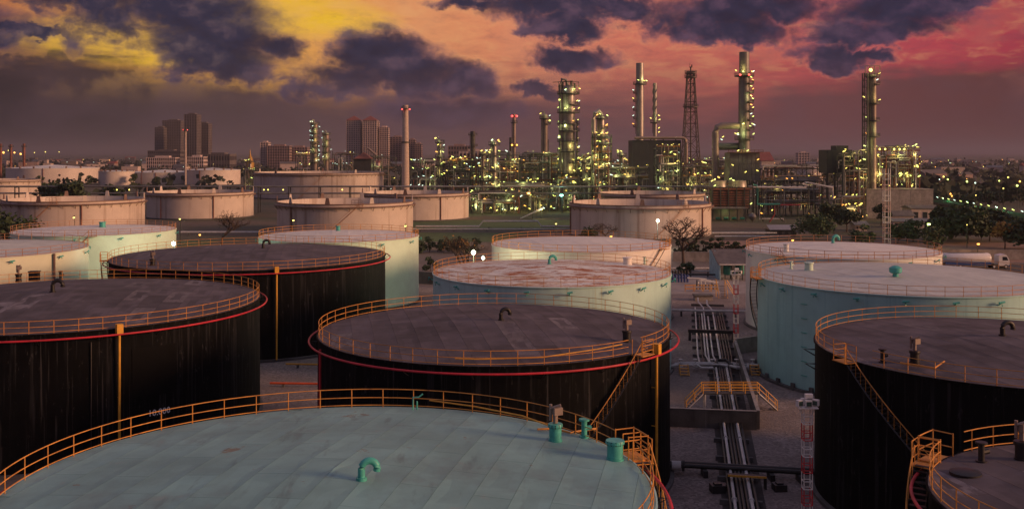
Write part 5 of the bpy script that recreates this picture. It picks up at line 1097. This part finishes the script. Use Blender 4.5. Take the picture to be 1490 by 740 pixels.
lamp_post('yellow lamp over the white ramp at the foot of the plant', 788, 303, 440, L_YEL, 500, .7, col=(1, .9, .4))
rp = thing('ramp', 'pale sloping pipe ramp at the foot of the plant', 'ramp', (PX(770, 450), 450, 0)); MB().add([(PX(757, 440), 438, .1), (PX(790, 440), 438, 5.0), (PX(790, 440), 441, 5.0), (PX(757, 440), 441, .1), (PX(757, 440), 438, 0), (PX(790, 440), 438, 4.2), (PX(790, 440), 441, 4.2), (PX(757, 440), 441, 0)], [(0, 1, 2, 3), (7, 6, 5, 4), (0, 4, 5, 1), (1, 5, 6, 2), (2, 6, 7, 3)]).obj('slope', M_WHITEPIPE, rp, False)
for x in (775, 788): MB().box((PX(x, 440), 439.5, 1.6), (.3, .3, 3.2)).obj('leg', M_STEEL, rp)
# right hand column and concrete building
t, c, r, zt = column('column and its dark service frame at the right, lamps on its head', 1270, 108, 445, 9.5, [111, 122, 150, 175, 198], 1, m=M_DUCT, pipe=False, power=800)
xs = c[0] - r - 1.1; b = MB()
for x in (xs - 1.6, xs + .6):
    for y in (-1.2, 1.2): b.tube([(x, 445 + y, 0), (x, 445 + y, zt + .5)], .26, 4)
z = 3
while z < zt:
    for y in (-1.2, 1.2): b.tube([(xs - 1.6, 445 + y, z), (xs + .6, 445 + y, z)], .14, 4).tube([(xs - 1.6, 445 + y, z), (xs + .6, 445 + y, z + 3)], .12, 4)
    z += 3
b.obj('service_frame', M_STEEL, t); MB().tube([(xs - .5, 443, 4), (xs - .5, 443, zt + .3)], .4, 8).obj('riser_pipe', M_STEEL, t)
b = MB()
for x in (-3, -1, 1, 3.4): b.tube([(c[0] + x - 1, 443, zt - 1), (c[0] + x - 1, 443, zt + 3.4)], .14, 4)
b.tube([(c[0] - 4, 443, zt + 3.4), (c[0] + 2.4, 443, zt + 3.4)], .12, 4); b.obj('head_frame', M_STEEL, t)
lamp(t, P(1267, 102, 443), L_YEL, False, 2.0); lamp(t, P(1257, 141, 443)); lamp(t, P(1258, 212, 443)); glow_at(t, P(1268, 105, 441), 500); glow_at(t, P(1264, 212, 440), 700)
cb_ = thing('concrete_building', 'blank pale concrete building below the lamp filled deck', 'building', (PX(1308, 440), 440, 0)); x0, x1 = PX(1258, 440), PX(1358, 440); z1_ = PZ(276, 440)
MB().box(((x0 + x1) / 2, 450, z1_ / 2), (x1 - x0, 20, z1_)).obj('wall', M_CONC, cb_)
for i in range(6):
    for j in range(2): w = (x1 - x0) / 6; MB().box((x0 + w * (i + .5), 439.93, z1_ * (j + .5) / 2), (w - .12, .14, z1_ / 2 - .12)).obj('wall_panel', M_CONC, cb_)
MB().box(((x0 + x1) / 2, 449.8, z1_ + .15), (x1 - x0 + .4, 20.2, .3)).obj('roof_slab', M_CONC, cb_)
def house(label, pa, pb, ye, yr, Y, depth, wall, roofm, wins=3, name='house', group=None, floors=1, shift=0):
    x0, x1 = PX(pa, Y), PX(pb, Y); ze, zr = PZ(ye, Y), PZ(yr, Y); t = thing(name, label, 'building', ((x0 + x1) / 2, Y, 0), group)
    MB().box(((x0 + x1) / 2, Y + depth / 2, ze / 2), (x1 - x0, depth, ze)).obj('wall', wall, t)
    o = .6; ym = Y + depth / 2; MB().add([(x0 - o, Y - o, ze), (x1 + o, Y - o, ze), (x1 + o, Y + depth + o, ze), (x0 - o, Y + depth + o, ze), (x0 - o, ym, zr), (x1 + o, ym, zr)], [(0, 1, 5, 4), (2, 3, 4, 5), (1, 2, 5), (3, 0, 4), (3, 2, 1, 0)]).obj('roof', roofm, t, False)
    for fl in range(floors):
        for k in range(wins):
            w = (x1 - x0) / wins; q = MB().box((x0 + w * (k + .5), Y - .03, ze * (fl + .55) / floors), (w * .5, .12, ze / floors * .4)).obj('window', mat('dark_pane', (.03, .03, .035), .25), t)
    return t
M_REDROOF = mat('red_tile_roof', (.24, .07, .055), .8, var=.2); M_HWALL = mat('house_wall', (.52, .42, .37), .8, var=.15)
house('low shed with dark pitched roof in front of the concrete building, left one', 1296, 1330, 314, 307, 405, 8, M_HWALL, M_SHEDROOF, 4, 'shed')
house('higher shed with dark flat pitched roof in front of the concrete building', 1326, 1366, 303, 299, 412, 10, M_HWALL, M_SHEDROOF, 3, 'shed')
house('low white shed behind the shrubs below the concrete building', 1300, 1352, 322, 318, 385, 7, M_HWALL, M_CLADD, 6, 'shed')
house('small pale cabin right of the round dark trees', 1245, 1262, 327, 322, 370, 6, M_HWALL, M_CLADD, 3, 'cabin')
house('long white roofed shelter behind the pale tank at right', 1122, 1158, 334, 328, 345, 8, mat('dark_shed_wall', (.05, .05, .06), .7), M_CLAD, 4, 'shelter')
house('red roofed hall on the skyline right of the tallest stack', 1108, 1126, 234, 221, 800, 30, M_HWALL, M_REDROOF, 3, 'hall')
db = thing('box_building', 'dark blue grey box building on stilts left of the right hand column', 'building', (PX(1224, 450), 450, 0)); x0, x1 = PX(1203, 450), PX(1240, 450); za, zb2 = PZ(252, 450), PZ(218, 450)
MB().box(((x0 + x1) / 2, 456, (za + zb2) / 2), (x1 - x0, 12, zb2 - za)).obj('wall', M_BOXB, db); MB().box((x1 - 4.2, 454.4, zb2 + .95), (5.6, 7, 1.9)).obj('roof_room', M_BOXB, db); MB().box((x1 + .7, 453, (za + zb2) / 2), (1.4, 5, zb2 - za - 1)).obj('side_duct', M_DUCT, db)
for k in range(5): MB().box((x0 + (k + .5) * (x1 - x0) / 5, 449.94, (za + zb2) / 2), ((x1 - x0) / 5 - .1, .12, zb2 - za - .2)).obj('cladding_panel', M_BOXB, db)
for k in range(4): MB().box((x0 + .4 + k * (x1 - x0 - .8) / 3, 451, za / 2), (.6, .6, za)).obj('stilt', M_STEEL, db)
gp = thing('pipe_gantry', 'green and red pipe gantry right of the cooler block', 'pipes', (PX(1110, 420), 420, 0))
for pts, m_, r_ in ((((1096, 269), (1101, 270), (1102, 274), (1102, 297), (1135, 297)), M_GREENTK, .45), (((1118, 325), (1127, 312), (1127, 298), (1165, 298)), mat('dull_red_pipe', (.30, .03, .04), .5), .28), (((1105, 305), (1105, 318), (1140, 318), (1140, 330)), M_WHITEPIPE, .2), (((1096, 272), (1172, 273), (1176, 270), (1167, 267), (1172, 265), (1212, 273), (1212, 290)), M_WHITEPIPE, .35), (((1107, 318), (1120, 305), (1150, 330)), M_STEEL, .25)):
    MB().tube([P(x, y, 418) for x, y in pts], r_, 7).obj('pipe', m_, gp)
for px in (1110, 1140, 1176, 1205): MB().box((PX(px, 419), 419, PZ(275, 419) / 2), (.35, .35, PZ(275, 419))).obj('post', M_STEEL, gp)
MB().lathe([(.1, PZ(315, 418) - 1.6), (1.1, PZ(315, 418) - 1.1), (1.6, PZ(315, 418)), (1.1, PZ(315, 418) + 1.1), (.1, PZ(315, 418) + 1.6)], 16, (PX(1095, 418), 418), True, True).obj('sphere_vessel', M_CLADD, gp); MB().cyl((PX(1095, 418), 418), 0, PZ(315, 418) - 1, .3, n=8).obj('sphere_leg', M_STEEL, gp)
# pipe bridge running along the plant
pbz = 12.4; Yr = 482; pbg = thing('pipe_bridge', 'long pipe bridge running in front of the plant', 'bridge', (0, Yr, 0)); xa, xb = -250, 168
for k in range(30):
    x = xa + (xb - xa) * k / 29; b = MB(); b.box((x, Yr, pbz / 2), (.4, .4, pbz)).box((x, Yr + 4, pbz / 2), (.4, .4, pbz))
    for z in (pbz - .4, pbz - 3.6): b.box((x, Yr + 2, z), (.3, 4.4, .4))
    b.obj('trestle', M_STEEL, pbg)
for y, z, r_, m_, x0, x1 in ((0, 0, .32, M_CLAD, -60, 165), (1, 0, .4, M_CLADD, xa, xb), (2.2, .1, .3, M_STEELG, xa, xb), (3.2, 0, .35, M_CLADD, xa, xb), (.4, -3.2, .35, M_CLADD, xa, -40), (1.6, -3.2, .4, M_CLADD, xa, xb), (2.8, -3.2, .3, M_DUCT, xa, xb)):
    MB().tube([(x0, Yr + y, pbz + z), (x1, Yr + y, pbz + z)], r_, 7).obj('pipe', m_, pbg)
for px in (384, 390, 412, 170, 188, 498): lamp(pbg, P(px, 276, Yr - 1), L_YEL, False, .8)
# left background: concrete chimney, columns with lamps, slim poles
t, c, r, zt = column('tall pale concrete chimney in front of the stepped block', 590, 153, 700, 8, [158], 0, m=mat('pale_chimney', (.50, .40, .34), .8, var=.12), pipe=False, name='chimney', cat='chimney', cap='flat', taper=1.45, wplat=1.2)
MB().lathe([(r * 1.25, PZ(208, 700)), (r * 1.3 + .4, PZ(208, 700)), (r * 1.3 + .4, PZ(206, 700)), (r * 1.25, PZ(206, 700))], 20, c).obj('iron_band', M_STEEL, t); lamp(t, P(596, 159, 697), L_REDL, False, 1.3); lamp(t, P(585, 159, 697), L_REDL, False, 1.3)
column('taller lamp ringed column left of the twin tower blocks', 458, 178, 780, 8, [180, 187, 194, 201, 208, 215, 222, 229, 236], 2, power=900, lampm=L_WHT, m=M_DUCT)
column('shorter lamp ringed column left of the twin tower blocks', 475, 193, 780, 7, [195, 204, 213, 222, 232], 1, power=700, lampm=L_WHT, m=M_DUCT)
for k, (px, yt) in enumerate(((1, 209), (16, 210), (35, 209))): column(('dark stubby chimney at the very left edge', 'middle dark stubby chimney at the left', 'right hand dark stubby chimney at the left')[k], px, yt, 1000, 3.6, [213], 0, m=M_STEELR, pipe=False, name='chimney', cat='chimney', cap='flat', wplat=1.2)
t, c, r, zt = column('slim pale pole with red lamps before the left tower blocks', 270, 190, 900, 2.6, [190], 0, m=mat('pale_chimney', (.5, .4, .34)), pipe=False, name='mast', cat='mast', cap='flat', wplat=1.6); lamp(t, P(266.5, 189, 899), L_REDL, False, 1.0); lamp(t, P(272.5, 189, 899), L_REDL, False, 1.0)
steel_frame('far frame left of the taller lamp ringed column', 430, 452, 226, 800, 8, 3, 10, 16, 21, lit=1, lampset=[L_WHT, L_WHT, L_YEL])
steel_frame('far frame right of the shorter lamp ringed column', 484, 520, 225, 800, 8, 3, 12, 18, 22, lit=1, lampset=[L_WHT, L_YEL])
steel_frame('far frame glinting between the twin tower blocks and the chimney', 522, 575, 230, 760, 8, 3, 16, 14, 23, lit=1, lampset=[L_WHT, L_YEL])
steel_frame('far frame glinting left of the open widest tank', 355, 372, 236, 760, 8, 3, 8, 10, 24, lit=1, lampset=[L_GRN, L_YEL])
cv = thing('coke_shed', 'dark hopper shed with a slanting conveyor before the twin towers', 'building', (PX(528, 740), 740, 0)); MB().box((PX(527, 740), 744, PZ(231, 740) / 2), (13, 8, PZ(231, 740))).obj('bin', M_STEEL, cv)
x0, x1 = PX(515, 740), PX(541, 740); ze, zr = PZ(231, 740), PZ(221, 740); MB().add([(x0, 738, ze), (x1, 738, ze), (x1, 750, ze), (x0, 750, ze), ((x0 + x1) / 2, 744, zr)], [(0, 1, 4), (1, 2, 4), (2, 3, 4), (3, 0, 4), (3, 2, 1, 0)]).obj('hopper_roof', M_STEELR, cv, False)
MB().tube([P(532, 217, 739), P(536, 216, 739), P(548, 226, 739)], .9, 6).obj('conveyor', M_DUCT, cv)

# ------------------------------------------------------------------ the city behind
M_PANE = mat('far_window', (.03, .028, .034), .25, var=.3, scale=.05); M_TWA = mat('pale_tower_wall', (.55, .44, .41), .8, var=.1, scale=.05); M_TWB = mat('grey_tower_wall', (.13, .11, .11), .8, var=.15, scale=.05); M_TWC = mat('brown_tower_wall', (.30, .21, .20), .8, var=.15, scale=.05)
def block(label, pa, pb, yt, Y, depth, wall, nc, nf, roofm=None, yroof=None, name='tower_block', group=None, side=True, rib=None, piers=True):
    x0, x1 = PX(pa, Y), PX(pb, Y); zt = PZ(yt, Y); t = thing(name, label, 'building', ((x0 + x1) / 2, Y, 0), group)
    MB().box(((x0 + x1) / 2, Y + depth / 2, zt / 2), (x1 - x0, depth, zt)).obj('wall', wall, t); b = MB(); w = (x1 - x0) / nc; h = zt / nf
    for i in range(nc):
        for j in range(nf): b.box((x0 + w * (i + .5), Y - .05, h * (j + .5)), (w * .6, .3, h * .5))
    if side:
        ns = max(2, int(depth / w))
        for i in range(ns):
            for j in range(nf): b.box((x1 + .05 if (pa + pb) / 2 < CX else x0 - .05, Y + depth * (i + .5) / ns, h * (j + .5)), (.3, depth / ns * .55, h * .5))
    stuff(b.obj('window_grid', M_PANE, t, False))
    if piers:
        for i in range(nc + 1): MB().box((x0 + w * i, Y - .35, zt / 2), (w * .16, .7, zt)).obj('pier', wall, t)
    if roofm:
        zr = PZ(yroof, Y); xm = (x0 + x1) / 2; MB().add([(x0 - 1, Y - 1, zt), (x1 + 1, Y - 1, zt), (x1 + 1, Y + depth + 1, zt), (x0 - 1, Y + depth + 1, zt), (xm, Y + depth / 2, zr)], [(0, 1, 4), (1, 2, 4), (2, 3, 4), (3, 0, 4), (3, 2, 1, 0)]).obj('roof', roofm, t, False)
    else: MB().box(((x0 + x1) / 2, Y + depth / 2, zt + 1.2), ((x1 - x0) * .5, depth * .5, 2.4)).obj('roof_room', wall, t)
    return t
CY = 1750
block('pale tower block with red hipped roof, left of the twin pair', 504, 524, 175, CY, 22, M_TWA, 6, 26, M_REDROOF, 168)
block('pale tower block with red hipped roof, right of the twin pair', 528, 548, 175, CY - 10, 22, M_TWA, 6, 26, M_REDROOF, 168)
block('narrow pale slab joining the twin tower blocks', 522, 529, 178, CY + 12, 14, M_TWA, 2, 26); block('narrow pale slab at the right of the twin tower blocks', 546, 551, 177, CY + 6, 14, M_TWA, 2, 26)
block('lower pale tower block right of the twin pair', 552, 565, 185, CY, 20, M_TWA, 5, 22)
block('brown block behind the concrete chimney, left half', 567, 588, 199, CY + 50, 24, M_TWC, 5, 16); block('stepped brown block behind the concrete chimney, right half', 594, 604, 203, CY + 40, 24, M_TWC, 3, 14); block('lowest step of the stepped brown block', 604, 613, 209, CY + 30, 24, M_TWC, 3, 12)
block('dark twin slab at the left, lower half', 225, 238, 185, 2100, 30, M_TWB, 5, 24, piers=False); block('dark twin slab at the left, taller half', 236, 263, 175, 2120, 34, M_TWB, 8, 28, piers=False)
block('darkest slender tower block at the left', 268, 286, 166, 2000, 30, M_TWB, 5, 34); block('unfinished slab right of the darkest slender tower', 287, 303, 179, 2050, 26, M_TWB, 5, 26)
block('low podium under the left tower blocks', 215, 262, 219, 1950, 40, M_TWB, 16, 4, name='podium_block')
block('pale low apartment row below the left tower blocks', 213, 255, 229, 1500, 20, M_TWA, 14, 4, name='apartment_row'); block('pale low apartment row right of the slim pole', 272, 296, 228, 1500, 20, M_TWA, 8, 4, name='apartment_row')
block('long grey warehouse right of the left tower blocks', 294, 334, 224, 1600, 40, M_TWB, 10, 2, name='warehouse')
block('pale stepped tower at the left end of the grey office block', 379, 390, 207, 1650, 20, M_TWA, 3, 12, name='office_block'); block('long grey office block left of the lamp ringed columns', 389, 421, 212, 1640, 24, M_TWC, 9, 9, name='office_block'); block('brown right wing of the grey office block', 420, 447, 214, 1660, 24, M_TWC, 7, 9, name='office_block')
block('pale hazy block behind the left part of the plant', 652, 684, 212, 1400, 30, M_TWC, 8, 6, name='office_block'); block('pale low block behind the pipe frame left of centre', 668, 722, 220, 1100, 20, M_TWA, 10, 3, name='office_block')
block('hazy pale block on the skyline right of the red roofed hall', 1162, 1178, 222, 1900, 20, M_TWA, 4, 6, name='office_block')
rg = random.Random(5); cnt = 0
lowm = [M_TWA, M_TWB, M_TWC, M_HWALL]; box_cache = {}
def small_building(px, Y, w, d, h, wall, roofm, label, group):
    x = PX(px, Y); t = thing('low_building', label, 'building', (x, Y, 0), group); rz = rg.uniform(-.5, .5)
    MB().box((x, Y, h / 2), (w, d, h), rz).obj('wall', wall, t); k, q = math.cos(rz), math.sin(rz); R2_ = lambda a, b_, z: (x + a * k - b_ * q, Y + a * q + b_ * k, z)
    if roofm: MB().add([R2_(-w / 2 - .5, -d / 2 - .5, h), R2_(w / 2 + .5, -d / 2 - .5, h), R2_(w / 2 + .5, d / 2 + .5, h), R2_(-w / 2 - .5, d / 2 + .5, h), R2_(-w / 2 - .5, 0, h + d * .28), R2_(w / 2 + .5, 0, h + d * .28)], [(0, 1, 5, 4), (2, 3, 4, 5), (1, 2, 5), (3, 0, 4), (3, 2, 1, 0)]).obj('roof', roofm, t, False)
    else: MB().box((x, Y, h + .3), (w + .4, d + .4, .6), rz).obj('roof', wall, t)
def zone(px): return 'at the far left' if px < 213 else 'by the left towers' if px < 380 else 'by the twin towers' if px < 640 else 'behind the furnace' if px < 1260 else 'beyond the right hand column'
WN = {M_TWA.name: 'pale', M_TWB.name: 'dark', M_TWC.name: 'brown', M_HWALL.name: 'cream'}; RN = {M_REDROOF.name: 'red gabled', M_SHEDROOF.name: 'dark gabled', M_CLADD.name: 'grey gabled'}
for k in range(190):
    px = rg.uniform(-10, 1500); Y = rg.uniform(950, 3200)
    if 350 < px < 1260 and Y < 1200: Y += 900
    pitched = rg.random() < .55; wm_ = rg.choice(lowm); rm_ = rg.choice((M_REDROOF, M_SHEDROOF, M_CLADD)) if pitched else None
    dims = (rg.uniform(10, 32), rg.uniform(8, 16), rg.uniform(4, 13))
    if 640 < px < 1110: continue
    lb_ = 'tiny %s %s building of the far town %s' % (WN[wm_.name], RN[rm_.name] if rm_ else 'flat roofed', zone(px))
    small_building(px, Y, *dims, wm_, rm_, lb_, lb_[5:])
sp_ = thing('temple_spire', 'tiny golden temple spire on the left skyline', 'spire', (PX(364, 1500), 1500, 0)); MB().lathe([(6, 0), (6, 14), (5, 16), (3.4, 20), (1.2, 25), (.5, 30), (.1, 34)], 14, (PX(364, 1500), 1500), True, True).obj('bell', mat('gold_paint', (.5, .28, .05), .4, .4), sp_)
# far wood: one mass of crowns
b = MB(); rw = random.Random(9)
def crown_blob(b, x, y, z, r, n=12):
    for _ in range(n):
        p = Vector((x + rw.gauss(0, r * .5), y + rw.gauss(0, r * .5), z + rw.gauss(0, r * .3))); s = r * rw.uniform(.25, .5); d1 = Vector((rw.uniform(-1, 1), rw.uniform(-.5, .5), rw.uniform(-.5, .5))).normalized() * s; d2 = d1.cross(Vector((rw.uniform(-.3, .3), 1, rw.uniform(-.3, .3)))).normalized() * s * .7
        b.add([p - d1, p + d2, p + d1, p - d2], [(0, 1, 2, 3)])
for k in range(3600):
    px = rw.uniform(-40, 1540); Y = 560 + 2700 * rw.random() ** 1.4
    if 380 < px < 1230 and Y < 720: continue
    if px < 380 and Y < 1010 and rw.random() < .8: continue
    h = rw.uniform(4, 10); crown_blob(b, PX(px, Y), Y, h * .6, h * .75, 10)
stuff(tag(b.obj('far_wood', M_HAZEWOOD, None, False), 'dark mass of trees filling the flat land to the horizon', 'trees'))
O18 = ORD + ['fifteenth', 'sixteenth', 'seventeenth', 'eighteenth']
SCAT = ['%s from the left of the dark trees scattered beyond the right hand grove' % O18[k] for k in range(18)] + ['%s from the left of the dark trees behind the white tanks at left' % O18[k] for k in range(8)]
for k in range(26):          # nearer separate trees on the right and left flanks
    px = 1362 + 138 * (k + rw.uniform(.2, .8)) / 18 if k < 18 else 330 * (k - 18 + rw.uniform(.2, .8)) / 8; Y = rw.uniform(520, 760) if k < 18 else rw.uniform(860, 1000)
    leafy_tree(SCAT[k], PX(px, Y), Y, rw.uniform(6, 10), rw.uniform(4, 7), M_LEAF, 200 + k, 9, 45, 1.0, 'scattered_tree', 'scattered trees ' + ('right' if k < 18 else 'left'))
# lamps of the town
def town_lamp(px, py, Y, m, sc, label, group):
    q = P(px, py, Y)
    if q.z < 2: q.z = 2
    t = thing('town_lamp', label, 'lamp', (q.x, Y, 0), group); inst('pole', POLE, t, (q.x, Y, 0), sc=(1, 1, q.z)); inst('lamp_head', LBALL[m.name], t, q, sc=(sc,) * 3)
POLE = pipe_mesh('pole', [(0, 0, 0), (0, 0, 1)], .12, M_STEEL, 4)
def LL(px, m):
    l = 'tiny far %s lamp twinkling in the town %s' % ({L_YEL.name: 'yellow', L_ORG.name: 'orange', L_WHT.name: 'white', L_GRN.name: 'greenish'}[m.name], zone(px)); return l, l[5:]
for k in range(60):
    px = rw.uniform(1080, 1490); Y = rw.uniform(700, 2600); m = rw.choice((L_YEL, L_ORG, L_ORG, L_WHT, L_GRN)); py = HY + FPX * (CAMH - rw.uniform(6, 12)) / Y
    town_lamp(px, py, Y, m, Y / 1500 * rw.uniform(.6, 1.5), *LL(px, m))
for k in range(46):
    px = rw.uniform(0, 380) if k < 28 else rw.uniform(380, 680); Y = rw.uniform(900, 2200); m = rw.choice((L_YEL, L_ORG, L_WHT, L_WHT)); py = HY + FPX * (CAMH - rw.uniform(8, 16)) / Y
    town_lamp(px, py, Y, m, Y / 1500 * rw.uniform(.5, 1.2), *LL(px, m))
for k, (px, py, Y, m, s) in enumerate(((1373, 257, 560, L_YEL, 1.2), (1379, 261, 560, L_GRN, 1.2), (1367, 261, 560, L_WHT, .8), (1407, 264, 540, L_GRN, 1.4), (1419, 266, 540, L_WHT, 1.1), (1454, 263, 540, L_GRN, 1.0), (1467, 258, 600, L_YEL, 1.2), (1480, 270, 500, L_GRN, 1.4), (1484, 264, 520, L_ORG, 1.2), (1383, 282, 480, L_ORG, 1.0), (1385, 285, 480, L_ORG, .9), (1420, 284, 480, L_YEL, .7), (1428, 314, 330, L_YEL, .5), (1407, 327, 305, L_YEL, .4), (1460, 274, 500, L_YEL, .9), (1418, 300, 400, L_GRN, .5))):
    town_lamp(px, py, Y, m, s, '%s lamp from the left on a pole beyond the right hand grove' % (ORD + ['fifteenth', 'sixteenth'])[[q for q in sorted(range(16), key=lambda i: (1373, 1379, 1367, 1407, 1419, 1454, 1467, 1480, 1484, 1383, 1385, 1420, 1428, 1407.5, 1460, 1418)[i])].index(k)], 'lamps beyond the right hand grove')
for k, (px, py, m) in enumerate(((5, 222, L_ORG), (30, 224, L_ORG), (21, 222, L_ORG), (12, 219, L_YEL), (50, 222, L_YEL), (66, 221, L_YEL), (86, 221, L_YEL))):
    town_lamp(px, py, 1010, m, (2.6, 2.4, 2.0, 1, 1, 1, .9)[k], '%s lamp from the left by the stubby chimneys' % ORD[(0, 3, 2, 1, 4, 5, 6)[k]], 'lamps by the stubby chimneys')
# lamp lined viaduct on the right
va = Vector((PX(1358, 500), 500, 0)); vb = Vector((PX(1520, 352), 352, 0)); vd = thing('viaduct', 'low green edged viaduct lined with lamps at right', 'viaduct', tuple((va + vb) / 2)); rz = math.atan2(vb.y - va.y, vb.x - va.x); Ln = (vb - va).length; mid = (va + vb) / 2
MB().box((mid.x, mid.y, 4.6), (Ln, 5, .5), rz).obj('deck', M_DKCONC, vd)
for s in (-1, 1): n_ = Vector((-math.sin(rz), math.cos(rz), 0)) * 2.4 * s; MB().box((mid.x + n_.x, mid.y + n_.y, 5.3), (Ln, .2, .9), rz).obj('parapet', mat('green_parapet', (.03, .16, .07), .6), vd)
for k in range(12): q = va.lerp(vb, (k + .5) / 12); MB().box((q.x, q.y, 2.2), (.7, 3, 4.4), rz).obj('pier', M_DKCONC, vd)
for k in range(15):
    q = va.lerp(vb, (k + .5) / 15); MB().tube([(q.x, q.y - 1.5, 5.2), (q.x, q.y - 1.5, 6.8)], .1, 4).obj('lamp_pole', M_STEEL, vd); inst('lamp', LTUBE[L_GRN.name if k % 3 else L_WHT.name], vd, (q.x, q.y - 1.6, 6.9), sc=(.9, 1, .9), rot=(0, .45, 0))
    if k % 4 == 1: point(vd, (q.x, q.y - 3, 6.6), (.45, 1, .5), 520, .5)

# ------------------------------------------------------------------ haze
hz = MB().box((0, 26000, 68), (53000, 53400, 138)); me = hz.mesh('haze', smooth=False); ho = bpy.data.objects.new('haze', me); COL.objects.link(ho)
hm = bpy.data.materials.new('haze'); hm.use_nodes = True; hm.node_tree.nodes.clear(); vn = hm.node_tree.nodes.new('ShaderNodeVolumePrincipled'); on = hm.node_tree.nodes.new('ShaderNodeOutputMaterial'); hm.node_tree.links.new(vn.outputs[0], on.inputs['Volume'])
vn.inputs['Color'].default_value = (.72, .74, .84, 1); vn.inputs['Density'].default_value = .00013; vn.inputs['Anisotropy'].default_value = .72
me.materials.append(hm); stuff(tag(ho, 'thin dusk haze lying over the plant and town', 'haze'))
print('POINT LIGHTS', NPT[0])
